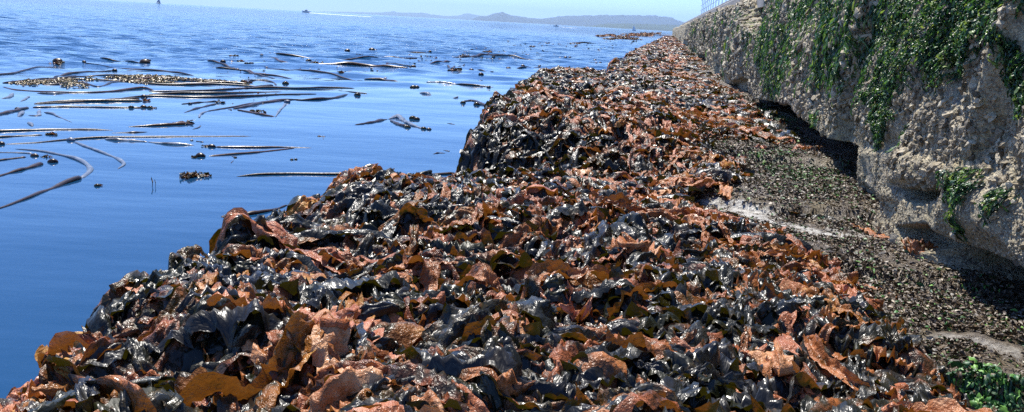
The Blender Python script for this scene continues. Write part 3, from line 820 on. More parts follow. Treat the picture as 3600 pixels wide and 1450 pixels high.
def spline(P, n):
    P = np.asarray(P, float); k = len(P)
    if k == 2: P = np.array([P[0], (P[0]+P[1])/2, P[1]]); k = 3
    d = np.concatenate([[0], np.cumsum(np.linalg.norm(np.diff(P[:, :2], axis=0), axis=1))]); d /= d[-1]
    m_ = np.gradient(P, d, axis=0)
    t = np.linspace(0, 1, n); i = np.clip(np.searchsorted(d, t)-1, 0, k-2)
    h = (d[i+1]-d[i])[:, None]; s = ((t-d[i])/(d[i+1]-d[i]))[:, None]
    return (2*s**3-3*s**2+1)*P[i]+(s**3-2*s**2+s)*h*m_[i]+(-2*s**3+3*s**2)*P[i+1]+(s**3-s**2)*h*m_[i+1]

def tube_mesh(Pc, R, flat=1.0, nr=10):
    n = len(Pc); T = np.gradient(Pc, axis=0); T /= np.linalg.norm(T, axis=1, keepdims=True)+1e-9
    sd_ = np.cross(T, np.array([0, 0, 1.])); sd_ /= np.linalg.norm(sd_, axis=1, keepdims=True)+1e-9; up = np.cross(sd_, T)
    a = np.linspace(0, 2*np.pi, nr, endpoint=False)
    V = Pc[:, None]+R[:, None, None]*(np.cos(a)[None, :, None]*sd_[:, None]+flat*np.sin(a)[None, :, None]*up[:, None])
    q = []
    for j in range(nr):
        i = np.arange(n-1)*nr; q.append(np.stack([i+j, i+(j+1) % nr, i+nr+(j+1) % nr, i+nr+j], 1))
    return V.reshape(-1, 3), np.concatenate(q)

def wz(x, y):
    x = np.asarray(x, float); y = np.asarray(y, float)
    return waves(x, y, np.maximum(np.abs(y)*.0055, .05))
def px_r(p): return float(np.dot(p-np.array([0, 0, H]), AZ))/F     # metres per photo pixel at p

def water_tube(path, flat=.7, n=None, wig=.25):
    P = []; R = []
    for u, v, hw in path:
        p = unp(u, v); P.append(p); R.append(max(hw*1.2, .9)*px_r(p))
    n = n or max(16, 6*len(path))
    A = spline(np.concatenate([np.array(P), np.array(R)[:, None]], 1), n)
    Rr = np.clip(A[:, 3], min(R)*.5, max(R)); Pc = A[:, :3]
    k = RNG.uniform(0, 50); tt = np.linspace(0, 1, n)
    Pc[:, 2] = Rr*(.12+.3*noise(tt*4+k, tt*0, 0, 201)) + wz(Pc[:, 0], Pc[:, 1])
    Pc[:, 0] += Rr*wig*noise(tt*7+k, tt*0+3, 0, 202)
    Rr = Rr*(1+.22*noise(tt*9+k, tt*0+5, 0, 203)); Rr[0] *= .35; Rr[-1] *= .35
    return tube_mesh(Pc, Rr, flat)

def bulb_mesh(u, v, r_, squash=.85, el=1.25):
    p = unp(u, v); R = r_*px_r(p)
    v_, f = ico(3); ph = RNG.uniform(0, 50)
    V = v_*(1+.12*noise(v_[:, 0]*1.6+ph, v_[:, 1]*1.6, v_[:, 2]*1.6, 211))[:, None]*np.array([el, 1, squash])*R
    V[:, 2] += R*.12+float(wz(p[0], p[1]))
    return V+p, f

def clump_mesh(u, v, size, cnt=8, tall=.6):
    p = unp(u, v); R = size*px_r(p)
    c = cnt; r = RNG
    x = p[0]+r.normal(0, .35, c)*R; y = p[1]+r.normal(0, .5, c)*R
    V, Q, K = ribbons(x, y, r.uniform(0, 6.28, c), R*r.uniform(.9, 1.9, c), R*r.uniform(.35, .8, c), 14, 5, r.uniform(.1, .5, c), r.random(c),
                      lift=r.uniform(-.05, .15, c)*R, hump=r.uniform(.05, tall*.7, c)*R, roll0=r.normal(0, .7, c), roll1=r.uniform(.2, .9, c), curl=r.normal(0, .6, c),
                      ruff=r.uniform(.2, .6, c), crump=r.uniform(.02, .07, c)*R, surf=wz)
    return V, Q, K

def floating(name, label, cat, stipes=(), bulbs=(), clumps=(), group=None):
    ps = []
    for m_, path in stipes: V, Q = water_tube(path); ps.append(('blade' if path[-1][2] < 0 else 'stipe', V, Q, None, MM[m_]))
    for m_, u, v, r_ in bulbs: V, Q = bulb_mesh(u, v, r_); ps.append(('bulb', V, Q, None, MM[m_]))  # some pale silver ones stand in for sun glints
    for u, v, sz, c in clumps: V, Q, K = clump_mesh(u, v, sz, c); ps.append(('blade_cluster', V, Q, {'k': K}, M_KELP))
    base = np.array([ps[0][1][:, 0].mean(), ps[0][1][:, 1].mean(), 0])
    if len(ps) == 1:
        _, V, Q, K, m_ = ps[0]; o = link(name, raw_mesh(name, V-base, Q, m_, K), loc=base)
    else:
        o = bpy.data.objects.new(name, None); C.objects.link(o); o.location = base
        for pn, V, Q, K, m_ in ps: link(pn, raw_mesh(pn, V-base, Q, m_, K), o)
    tag(o, label, cat, group)
    return o

FL = [
 ('bull_kelp', 'long dark bull kelp stipe curving from the left edge into a pale grey bend', [('d', [(-40,745,5),(0,733,5),(83,702,7),(166,669,8),(232,644,10),(285,627,10)]), ('p', [(285,627,10),(316,597,9),(302,578,8),(269,561,7),(207,545,6),(124,530,4),(54,525,2)])], [], []),
 ('bull_kelp', 'thick club ended bull kelp pointing right just above the long curved stipe', [('d', [(-40,632,4),(0,619,5),(104,590,8),(150,577,10)])], [('d', 186,571,14)], []),
 ('bull_kelp', 'dark bull kelp with swollen bulb and small blades above the club ended one', [('d', [(-30,570,3),(0,565,4),(91,553,6)])], [('d', 122,550,11)], [(158,553,12,7)]),
 ('kelp_stipe', 'wet white glinting kelp stipe at the left edge', [('w', [(-30,537,3),(60,538,3.5),(112,541,3)])], [], []),
 ('bull_kelp', 'pale grey bull kelp with round bulb and hooked tail', [('p', [(262,500,7),(290,512,6),(373,543,5),(423,565,6),(436,580,5),(414,595,2)])], [('p', 249,495,12)], []),
 ('bull_kelp', 'long thin dark bull kelp running right from a bulb at the left edge', [('d', [(20,508,4),(124,503,3.5),(232,493,4),(364,485,5),(580,482,5),(882,480,2)])], [('d', 4,508,11)], []),
 ('kelp_stipe', 'broad dark kelp strap tapering to a point over the pair of thin ones', [('d', [(-20,464,6),(60,461,8),(207,457,7),(300,457,6),(398,459,1)])], [], []),
 ('bull_kelp', 'dark kelp strand ending in a spiky glinting clump', [('d', [(-20,485,5),(60,480,5),(150,476,4)])], [], [(185,474,14,12)]),
 ('drifting_frond', 'silvery wet kelp blade lying flat with white glare', [('w', [(368,491,3),(400,493,8),(476,497,6),(518,500,3)]), ('w', [(518,500,2),(580,507,5),(640,510,6),(683,512,1)])], [], []),
 ('bull_kelp', 'brown pointed kelp with a crumpled pyramid of blades at its end', [('b', [(451,447,1.5),(530,444,5),(600,441,7),(650,438,9),(680,438,3)])], [], [(640,436,20,14)]),
 ('bull_kelp', 'upper of two parallel bull kelps with bulbs at their left ends', [('b', [(755,518,5),(800,519,7),(900,520,5.5),(1000,519,4),(1095,521,1.5)])], [('d', 745,518,11)], [(722,516,10,8)]),
 ('bull_kelp', 'lower of two parallel bull kelps with bulbs at their left ends', [('b', [(735,550,7),(800,545,6),(900,537,5.5),(1035,522,3)])], [('d', 705,551,14)], [(678,553,12,8)]),
 ('kelp_clump', 'dark brown knot of kelp blades standing alone on calm water', [], [], [(679,622,30,20)]),
 ('kelp_clump', 'small shiny kelp scrap between the curved stipe and the brown knot', [], [('o', 342,655,9)], [(345,655,10,6)]),
 ('bull_kelp', 'bull kelp stub with shiny head beside the heap edge', [('d', [(850,760,8),(900,751,10),(950,742,7),(1010,722,3)])], [('p', 850,760,9)], [(812,766,18,14)]),
 ('kelp_stipe', 'very long straight dark kelp stipe pointing left from behind the heap', [('d', [(832,622,1.5),(880,618,5),(1000,614,6),(1150,615,6),(1300,616,6),(1480,617,8),(1600,612,8)])], [], []),
 ('bull_kelp', 'straight brown bull kelp with two shiny bulbs at its right end', [('b', [(116,379,5),(200,377,5),(330,378,4),(447,380,5),(500,380,5)])], [('o', 461,380,9), ('d', 505,379,10), ('o', 528,381,9)], [(540,381,8,6)]),
 ('bull_kelp', 'brown stipe running in from the left edge towards the two bulb kelp', [('d', [(-20,408,7),(30,396,8),(66,388,7),(100,380,5)])], [('o', 62,385,8)], []),
 ('kelp_stipe', 'long dark strap just above the two bulb kelp', [('d', [(120,364,2),(224,359,6),(350,357,6),(500,356,6)])], [], [(512,355,13,8)]),
 ('kelp_fragment', 'pale kelp scrap with a thin tail below the two bulb kelp', [('p', [(155,396,4),(175,399,5),(200,409,3),(253,431,1.5)])], [], []),
 ('kelp_stipe', 'short dark strand beside the paired thin ones in the kelp tangle', [('d', [(638,367,2),(690,362,4),(762,357,3)])], [('d', 668,366,6)], [(775,362,12,8)]),
 ('kelp_stipe', 'thin dark strand slanting down left from the tangle', [('d', [(646,398,1),(690,383,4),(762,366,4)])], [], []),
 ('bull_kelp', 'long slanting stipe with a curled pale foot', [('p', [(700,414,3),(706,402,4),(725,393,4)]), ('d', [(725,393,4),(828,376,5),(910,364,7),(985,356,7)])], [], []),
 ('drifting_frond', 'narrow dark blade pointing right beyond the tangle', [('d', [(1040,354,2),(1100,352,6),(1180,344,6),(1222,333,4)])], [], []),
 ('kelp_stipe', 'dark slanted strap under the tangle centre', [('d', [(820,384,3),(880,372,8),(950,358,8),(1020,352,5),(1062,350,3)])], [('p', 1010,360,9)], []),
 ('drifting_frond', 'thin pale blade hanging down from the grey bulb at the tangle edge', [('p', [(1005,366,4),(985,388,4),(968,412,2)])], [], []),
 ('bull_kelp', 'brown kelp scrap with yellow bulb and dark tips below the tangle', [('b', [(835,388,3),(880,396,5),(930,406,5),(965,411,4)])], [('o', 887,393,8)], [(910,396,16,9)]),
 ('kelp_fragment', 'small pale blade floating at the left edge below the raft', [('p', [(5,348,1.5),(25,344,6),(46,330,4)])], [], []),
 ('kelp_fragment', 'slim pale blade next to the small one under the raft', [('p', [(72,358,1.5),(88,350,4),(103,340,3)])], [], []),
 ('kelp_fragment', 'leaf shaped pale kelp scrap below the brown stipe', [('p', [(62,412,1.5),(72,402,7),(84,392,3)])], [], []),
 ('kelp_fragment', 'small bent kelp scrap right of the leaf shaped one', [('p', [(100,407,2),(122,408,4),(136,396,6),(140,389,3)])], [], []),
 ('kelp_fragment', 'tiny dark comma shaped kelp scrap alone on water', [('p', [(98,430,1.5),(108,437,7),(114,444,3)])], [], []),
 ('kelp_fragment', 'thin pointed kelp leaf under the brown pyramid', [('d', [(676,456,1),(692,452,3),(706,442,2)])], [], []),
 ('kelp_fragment', 'narrow double pointed kelp leaf above the silvery blade', [('d', [(392,469,1),(430,468,2),(480,467,5),(520,465,1)])], [], []),
 ('kelp_clump', 'small glinting pair of kelp bits by the parallel kelps', [('d', [(690,498,2),(716,501,3)])], [('w', 674,495,5)], []),
 ('kelp_bulb', 'tall dark kelp float standing upright like a block', [], [('d', 510,222,15)], [(510,212,12,7)]),
 ('kelp_clump', 'round dark kelp head with glints near the left edge', [], [('d', 203,224,14)], [(206,226,15,9)]),
 ('kelp_stipe', 'dark slanting stipe under the round kelp head', [('d', [(-20,265,4),(40,258,5),(87,250,4),(140,243,3),(192,238,4)])], [('d', 193,236,7)], []),
 ('bull_kelp', 'dark stipe with a knobbed right end behind the raft', [('d', [(189,272,2),(230,262,6),(297,257,5),(395,250,3)])], [('d', 403,249,8)], []),
 ('drifting_frond', 'long dark blade slanting down right behind the raft', [('d', [(297,227,4),(330,230,2),(437,241,4),(524,246,5),(620,256,5),(681,267,1)])], [('d', 296,226,6)], []),
 ('kelp_stipe', 'thin strand in front of the upright block float', [('d', [(353,209,4),(420,214,2),(507,223,2)])], [], []),
 ('kelp_stipe', 'brown kelp stipe lying along the near side of the raft', [('b', [(10,307,2),(60,317,4),(140,323,5),(314,327,5),(400,322,5),(454,315,6),(507,311,5),(540,318,3)]), ('w', [(130,329,3),(190,331,4),(240,330,2)])], [], []),
 ('kelp_stipe', 'dark stipe lying along the far side of the raft', [('d', [(10,294,4),(90,286,4),(196,275,5),(330,267,4),(489,267,4),(600,276,4),(700,289,4),(820,291,3)])], [('b', 855,290,8)], [(868,292,12,8)]),
 ('kelp_stipe', 'dark wavy strap lying across the middle of the raft', [('d', [(150,300,2),(200,299,4),(250,290,5),(300,296,6),(340,304,3),(400,292,5),(430,288,4),(520,296,4),(640,300,5),(760,298,4),(900,304,3)])], [], []),
 ('kelp_stipe', 'long dark strap crossing below the right half of the raft', [('d', [(524,321,3),(640,321,5),(760,318,5),(880,310,6),(960,300,4)])], [], []),
 ('kelp_stipe', 'golden brown stipe lying inside the mottled raft', [('b', [(60,291,3),(160,284,5),(280,280,5),(420,284,6),(560,278,5),(700,283,3)])], [], []),
 ('kelp_stipe', 'short golden stipe ending at the right tip of the raft', [('b', [(560,290,2),(680,294,5),(800,295,6),(880,298,3)])], [], []),
 ('drifting_frond', 'arched dark kelp strand rising over the tangle', [('d', [(868,296,2),(900,286,4),(940,288,4),(972,300,3)])], [], []),
 ('kelp_stipe', 'broad black strap along the middle of the tangle', [('d', [(400,352,3),(524,340,6),(700,345,8),(860,340,7),(1000,334,4),(1112,333,2)])], [('d', 506,343,10)], []),
 ('kelp_stipe', 'black strap beside the broad one on its far side', [('d', [(524,334,2),(640,330,6),(780,330,6),(900,326,5),(990,326,2)])], [], []),
 ('kelp_stipe', 'long lower left strap of the tangle', [('d', [(120,367,2),(260,360,6),(400,352,7),(489,349,5)])], [], []),
 ('bull_kelp', 'dark straight stipe with pale bead pointing right above the tangle', [('d', [(850,312,6),(920,309,7),(1051,309,4),(1150,306,5),(1247,308,2)])], [('w', 914,308,5)], []),
 ('kelp_fragment', 'thin stick of kelp standing up from the water', [], [], []),
 ('bull_kelp', 'far long thin bull kelp stretching over the top of the kelp bed', [('d', [(946,187,4),(1000,197,4),(1147,205,5),(1300,207,3),(1465,207,5)])], [('w', 920,200,5), ('o', 985,191,6)], []),
 ('kelp_stipe', 'thick glittering strand in the middle of the kelp bed', [('b', [(950,208,3),(1020,222,6),(1088,227,9),(1180,231,8),(1300,236,8),(1380,242,6),(1436,246,1)]), ('w', [(1180,229,3),(1240,232,4),(1320,237,2)])], [('d', 1085,217,8)], [(1110,226,16,12), (1170,230,13,9)]),
 ('kelp_stipe', 'thin dark strand slanting right under the glittering one', [('d', [(930,235,3),(960,240,3),(1062,251,4),(1160,263,5),(1274,282,1)])], [('w', 938,236,4)], [(1200,263,12,9)]),
 ('drifting_frond', 'spindle shaped dark blade with one bead on top', [('d', [(1279,274,1),(1345,278,6),(1385,285,7),(1405,288,1)])], [('w', 1355,274,5)], []),
 ('bull_kelp', 'thin strand ending in a round brown bulb in the kelp bed', [('d', [(1359,223,3),(1400,227,1.5),(1449,232,2)])], [('b', 1454,233,8)], []),
 ('kelp_stipe', 'far dark blade beside the open water near the middle', [('d', [(1391,185,1),(1440,183,4),(1508,186,4)])], [('d', 1512,185,5)], []),
 ('drifting_frond', 'long shiny strap with beads floating alone left of the slab', [('w', [(1499,288,1.5),(1560,291,4),(1608,295,4)]), ('d', [(1600,295,4),(1660,301,4),(1735,308,2)])], [('w', 1693,305,5), ('d', 1718,308,6)], []),
 ('kelp_stipe', 'far strand of kelp with glints right of the middle', [('d', [(1534,203,2),(1640,203,5),(1720,200,5),(1800,203,2)])], [('w', 1617,204,4), ('o', 1735,203,5)], [(1640,198,12,9), (1715,185,13,9)]),
 ('kelp_clump', 'dark star shaped kelp clump with arms reaching out', [('d', [(1590,245,3),(1610,235,2),(1634,230,3)]), ('d', [(1600,248,3),(1630,258,3)]), ('d', [(1588,246,3),(1572,238,3)])], [], [(1597,248,16,12)]),
 ('bull_kelp', 'dark bulb with a thin tail running right near the star shaped clump', [('d', [(1660,245,3),(1700,250,2),(1735,256,2)])], [('d', 1658,245,8)], []),
 ('kelp_bulb', 'yellowish bulb floating just beyond the dark tangle', [], [('o', 1004,294,10)], []),
 ('kelp_bulb', 'shiny round bulb by the tip of the narrow dark blade', [('d', [(1190,320,1),(1240,326,2),(1290,330,2)])], [('o', 1257,336,10)], []),
 ('kelp_clump', 'olive pair of bulbs alone on open water', [], [('o', 1453,306,10), ('d', 1465,305,8)], []),
 ('kelp_clump', 'pair of dark glossy bulbs in the middle of the calm water', [], [('o', 1451,418,11), ('d', 1466,421,9)], []),
 ('kelp_bulb', 'lone dark bulb close to the horizon side of the slab', [], [('d', 1788,240,8)], []),
 ('kelp_bulb', 'small dark bulb left of the lone one', [], [('d', 1691,269,8)], []),
 ('kelp_bulb', 'small black bulb at the edge of the rippled water', [], [('d', 1221,180,8)], []),
 ('kelp_bulb', 'wide black bulb right of the one at the ripple edge', [], [('d', 1307,181,9), ('d', 1320,181,5)], []),
 ('kelp_fragment', 'pointed pale leaf of kelp below the olive pair', [('p', [(1474,328,4),(1486,329,7),(1518,336,1)])], [], []),
 ('drifting_frond', 'slim dark kelp blade left of the spread wing pair', [('d', [(1247,440,2),(1306,432,8),(1340,424,6),(1364,420,1)])], [], []),
 ('bull_kelp', 'kelp with two blades spread like wings and bead at each end', [('p', [(1366,420,3),(1394,412,9),(1420,426,8)]), ('d', [(1372,424,3),(1400,438,7),(1430,447,8)]), ('p', [(1420,426,8),(1450,442,7),(1480,452,5)])], [('o', 1433,449,9), ('o', 1489,454,8), ('d', 1508,456,7)], []),
 ('bull_kelp', 'bent kelp with two shiny beads nearly touching the slab', [('p', [(1595,345,3),(1610,342,3)]), ('d', [(1628,360,5),(1655,356,5),(1690,366,6),(1735,382,3)])], [('o', 1628,364,8), ('o', 1677,369,10)], []),
 ('kelp_fragment', 'small forked kelp sprig floating in calm water', [('d', [(1115,480,2),(1145,482,2)]), ('d', [(1135,478,1),(1137,492,1)])], [('d', 1122,480,4)], []),
 ('kelp_fragment', 'two thin dark kelp leaves near the cave of hanging kelp', [('d', [(1522,543,1),(1545,539,3),(1566,540,1)]), ('d', [(1558,529,1),(1580,533,3)])], [], []),
 ('kelp_clump', 'tiny shiny kelp scrap below the parallel kelps', [], [('o', 1026,563,5), ('o', 1040,562,5)], []),
 ('kelp_fragment', 'tiny sliver of kelp left of the slab corner', [('d', [(1572,434,1),(1584,436,2),(1600,439,1)])], [], []),
 ('kelp_clump', 'tangled kelp sprig with dangling stem under the lower parallel kelp', [('d', [(815,548,1.5),(826,556,2)]), ('d', [(820,566,1.5),(812,574,1.5)])], [('o', 827,555,5)], []),
 ('bull_kelp', 'thin kelp strip with two knobs close to the second slab', [('d', [(1816,241,2),(1860,240,4),(1897,236,3)])], [('d', 1838,233,6), ('d', 1897,235,5)], []),
 ('kelp_stipe', 'dark strip floating against the far edge of the near heap', [('d', [(1917,245,3),(1960,247,4),(2046,250,3)])], [('w', 1949,249,4), ('o', 1919,253,6)], []),
 ('kelp_bulb', 'pale bulb beside the strip at the far edge of the heap', [], [('p', 2064,243,6)], []),
 ('kelp_clump', 'trio of dark bulbs on rippled water', [], [('d', 1970,201,6), ('d', 1988,207,5), ('d', 2003,206,5)], []),
 ('kelp_clump', 'pair of small bulbs with a glint near the slabs', [('d', [(2068,220,1.5),(2110,222,1.5)])], [('d', 2092,212,5), ('d', 2110,222,5), ('w', 2096,222,4)], []),
 ('kelp_stipe', 'thin far strand under the row of small bulbs', [('d', [(1700,199,2),(1800,203,3),(1870,209,2),(1915,209,1)])], [('d', 1812,193,5), ('d', 1858,195,5)], []),
 ('kelp_clump', 'dark bulbs near the top of the far kelp field', [], [('d', 1787,147,4), ('d', 1866,165,5), ('d', 1874,167,4)], []),
 ('kelp_clump', 'glinting patch of kelp on the far rippled water', [('d', [(2010,155,2),(2060,153,3),(2100,155,1)])], [('w', 2016,155,4), ('w', 2027,164,3)], [(2030,155,8,8)]),
 ('kelp_stipe', 'far left strand in the second row of the kelp bed', [('d', [(725,220,3),(770,226,4),(834,238,3)])], [('d', 784,225,8)], [(845,216,11,8)]),
 ('kelp_stipe', 'slanting strand with a dark head left of the kelp bed', [('d', [(760,246,4),(833,251,3),(900,262,4),(980,278,1)])], [('d', 835,250,6)], [(868,228,12,8)]),
 ('drifting_frond', 'dark blade with a yellow top right of the raft', [('b', [(855,250,2),(910,261,5),(950,265,4),(1034,278,1)])], [('w', 930,262,5)], []),
 ('kelp_clump', 'dark clump at the head of the longest far kelp', [], [], [(815,199,12,10)]),
 ('kelp_stipe', 'glaring white strip in the far part of the kelp bed', [('w', [(1095,203,2),(1140,205,4),(1190,207,3)])], [], [(1255,203,9,6)]),
 ('kelp_stipe', 'dark far strand above the glaring strip', [('d', [(1190,199,2),(1250,199,4),(1300,200,2)]), ('d', [(1340,199,2),(1380,201,5),(1420,205,3)])], [('w', 1400,205,4)], []),
 ('kelp_stipe', 'short mottled strand between the glaring strip and the slab', [('b', [(1510,223,2),(1560,221,4),(1590,219,2)])], [], [(1530,226,9,8)]),
]
for nm, lab, st, bl, cl in FL:
    if nm == 'kelp_fragment' and not st and not bl and not cl:
        p = unp(537, 655); k = px_r(p)
        V1, Q1 = tube_mesh(np.array([p+np.array([-2*k, 0, -.02]), p+np.array([0, 0, .25*60*k]), p+np.array([-4*k, 0, 28*k]), p+np.array([-3*k, 0, 32*k])]), np.array([1.6, 1.5, 1.3, .8])*k*1.3, 1, 6)
        V2, Q2 = tube_mesh(np.array([p+np.array([9*k, 0, -.02]), p+np.array([10*k, 0, 14*k]), p+np.array([7*k, 0, 24*k])]), np.array([1.5, 1.3, .8])*k, 1, 6)
        o = bpy.data.objects.new(nm, None); C.objects.link(o); o.location = p
        link('stem', raw_mesh('stem', V1-p, Q1, M_DARK), o); link('stem', raw_mesh('stem', V2-p, Q2, M_DARK), o)
        tag(o, 'thin forked kelp twig sticking up out of calm water', 'seaweed'); continue
    floating(nm, lab, 'kelp' if nm != 'kelp_bulb' else 'kelp float', st, bl, cl)

# barnacled raft of drift in the kelp bed, and the far mats: nobody could count their bits
def mat_stuff(name, label, poly, cnt, size_px, mat_k, tone, lift=.5):
    r = RNG; us = [p[0] for p in poly]; vs = [p[1] for p in poly]
    u = r.uniform(min(us), max(us), cnt*4); v = r.uniform(min(vs), max(vs), cnt*4)
    k = inpoly(u, v, poly) & (r.random(len(u)) < sst(-.25, .25, noise(u*.022, v*.16, 0, 301))+.04); u, v = u[k][:cnt], v[k][:cnt]
    P = np.array([unp(a, b_) for a, b_ in zip(u, v)]); R = np.array([px_r(p) for p in P])*size_px*r.uniform(.5, 1.3, len(P)); c = len(P)
    V, Q, K = ribbons(P[:, 0], P[:, 1], r.normal(0, .8, c)+(r.random(c) < .5)*np.pi, R*1.8, R*.8, 7, 4, np.clip(r.normal(tone, .15, c), 0, 1), r.random(c),
                      lift=r.uniform(0, lift, c)*R, hump=r.uniform(0, lift, c)*R, roll0=r.normal(0, .7, c), roll1=r.uniform(.2, .8, c), curl=r.normal(0, .6, c), ruff=r.uniform(.2, .6, c),
                      crump=R*.12, surf=wz)
    tag(link(name, raw_mesh(name, V, Q, mat_k, {'k': K})), label, 'seaweed', kind='stuff')
m, nt, out = mat('drift_bits')
at = nt.nodes.new('ShaderNodeAttribute'); at.attribute_name = 'k'
sx = nt.nodes.new('ShaderNodeSeparateColor'); L(nt, at.outputs['Color'], sx.inputs[0])
b = N(nt, 'BsdfPrincipled', Roughness=.22); L(nt, ramp(nt, sx.outputs[2], [(0, (.08, .05, .02)), (.4, (.26, .18, .07)), (.8, (.46, .36, .18)), (1, (.65, .56, .36))]).outputs[0], b.inputs['Base Color'])
nb = bump(nt, tex(nt, pos(nt), 60, 2, .6).outputs[0], .8, .01); L(nt, nb, b.inputs['Normal']); L(nt, b.outputs[0], out.inputs[0]); M_DRIFT = m
mat_stuff('drift_raft', 'mottled tan raft of barnacled drift weed between dark stipes', [(20,298),(60,289),(200,277),(300,270),(420,270),(560,268),(640,276),(720,284),(880,292),(880,300),(640,290),(520,298),(400,284),(300,290),(300,308),(160,302)], 1900, 8, M_DRIFT, .4, .3)
mat_stuff('kelp_mat', 'far brown floating kelp mat beyond the last slab', [(2090,128),(2180,122),(2320,118),(2335,128),(2200,131),(2110,131)], 500, 5, M_KELP, .5)
mat_stuff('kelp_mat', 'far kelp mat strung out on the near side of the brown one', [(2120,139),(2190,133),(2250,134),(2260,143),(2170,144)], 260, 4.5, M_KELP, .35)
mat_stuff('drift_scraps', 'scattered small kelp bits over the rippled water near the far slabs', [(1400,190),(1700,170),(1900,150),(2200,140),(2260,150),(2150,180),(1900,195),(1750,215),(1450,215)], 150, 5, M_KELP, .25)
mat_stuff('drift_scraps', 'scattered small kelp bits in the long kelp bed', [(700,215),(1000,195),(1500,195),(1600,240),(1200,260),(1000,240),(850,290),(1000,340),(860,400),(700,370),(880,300)], 130, 5, M_KELP, .25)

# ------------------------------------------------------------------ boats
M_HULL = simple('white_gelcoat', (.75, .76, .78), .25); M_GLASSD = simple('dark_glass', (.03, .04, .06), .1); M_SAIL = simple('sail_cloth', (.85, .86, .9), .8); M_GREYH = simple('grey_hull', (.16, .18, .24), .4)
def loft(secs, m, name, parent):
    secs = np.array(secs); n, k = secs.shape[:2]; V = secs.reshape(-1, 3)
    Q = [(i*k+j, i*k+(j+1) % k, (i+1)*k+(j+1) % k, (i+1)*k+j) for i in range(n-1) for j in range(k)]
    me = bpy.data.meshes.new(name); me.from_pydata([tuple(map(float, p)) for p in V], [], Q+[tuple(range(k))[::-1], tuple((n-1)*k+j for j in range(k))]); me.materials.append(m)
    return link(name, me, parent)
def hull_secs(Ln, B, D):
    out_ = []
    for t in np.linspace(0, 1, 9):
        w = B*.5*(1-max(0, (t-.35)/.65)**2.2)+.02; h = D*(1+.35*t*t)
        x = (t-.5)*Ln
        out_.append([(x, -w, h), (x, -w*.85, h*.35), (x, 0, -.2*D), (x, w*.85, h*.35), (x, w, h)])
    return out_
def motorboat(u, v, wpx, label, rot):
    p = unp(u, v); Ln = wpx*px_r(p)
    o = bpy.data.objects.new('motorboat', None); C.objects.link(o); o.location = p; o.rotation_euler = (0, 0, rot)
    loft(hull_secs(Ln, Ln*.33, Ln*.15), M_HULL, 'hull', o)
    c = [[(a, -.12*Ln*w, .14*Ln), (a, -.10*Ln*w, (.14+h)*Ln), (a, .10*Ln*w, (.14+h)*Ln), (a, .12*Ln*w, .14*Ln)] for a, w, h in ((-.22*Ln, 1, .13), (.02*Ln, 1, .15), (.12*Ln, .9, .10), (.24*Ln, .7, .02))]
    loft(c, M_HULL, 'cabin', o)
    wd = [[(a, -.125*Ln*w, .20*Ln), (a, -.115*Ln*w, (.14+h)*Ln), (a, .115*Ln*w, (.14+h)*Ln), (a, .125*Ln*w, .20*Ln)] for a, w, h in ((-.18*Ln, 1, .115), (.0*Ln, 1, .125), (.10*Ln, .92, .10))]
    loft(wd, M_GLASSD, 'windscreen', o)
    me = bar_mesh([((-.1*Ln, -.07*Ln, .28*Ln), (-.12*Ln, -.07*Ln, .38*Ln)), ((-.1*Ln, .07*Ln, .28*Ln), (-.12*Ln, .07*Ln, .38*Ln)), ((-.12*Ln, -.08*Ln, .38*Ln), (-.12*Ln, .08*Ln, .38*Ln))], .012*Ln); bevobj('radar_arch', me, M_GREYH, o)
    tag(o, label, 'motorboat')
    return p, Ln
def sailboat(u, v, hpx, label, rot, msail, mh):
    p = unp(u, v); Hh = hpx*px_r(p)
    o = bpy.data.objects.new('sailboat', None); C.objects.link(o); o.location = p; o.rotation_euler = (math.radians(4), math.radians(6), rot)
    Ln = Hh*.75
    loft(hull_secs(Ln, Ln*.3, Ln*.10), mh, 'hull', o)
    bevobj('mast', bar_mesh([((.05*Ln, 0, 0), (.05*Ln, 0, Hh))], .012*Hh), M_GREYH, o)
    bevobj('boom', bar_mesh([((.05*Ln, 0, .15*Hh), (-.42*Ln, 0, .16*Hh))], .009*Hh), M_GREYH, o)
    for nm, tri in (('mainsail', [(.04*Ln, .17*Hh, .98*Hh, -.42*Ln)]), ('jib', [(.48*Ln, .12*Hh, .86*Hh, .08*Ln)])):
        x0, z0, z1, x1 = tri[0]; V = []; n = 8
        for i in range(n+1):
            a = i/n
            for j in range(5):
                b_ = j/4
                if nm == 'mainsail': x = x0+(x1-x0)*(1-a)*b_; z = z0+(z1-z0)*a
                else: x = x0+(x1-x0)*(a+(1-a)*b_); z = z0+(z1-z0)*a*(1) + 0*b_
                V.append((x, .10*Ln*math.sin(b_*math.pi)*(1-a)+.006, z))
        nv = len(V); V += [(x, y-.012, z) for x, y, z in V]
        g = gridq(n+1, 5); Q = np.concatenate([g, g[:, ::-1]+nv])
        link(nm, raw_mesh(nm, np.array(V), Q, msail), o)
    tag(o, label, 'sailboat')
p, Ln = motorboat(1076, 44.5, 30, 'white motorboat on the horizon trailing a long white wake', math.radians(168))
p2, L2 = motorboat(1955, 94, 20, 'small white motorboat below the distant hills', math.radians(175))
sailboat(2229, 108.5, 19, 'small white sailboat below the right end of the hills', math.radians(165), M_SAIL, M_GREYH)
sailboat(557, 13.6, 20, 'hazy grey sailboat on the left horizon', math.radians(20), simple('grey_sail', (.30, .34, .45), .8), M_GREYH)
M_FOAM = simple('foam', (.8, .82, .85), .6, 2, .5, .2)
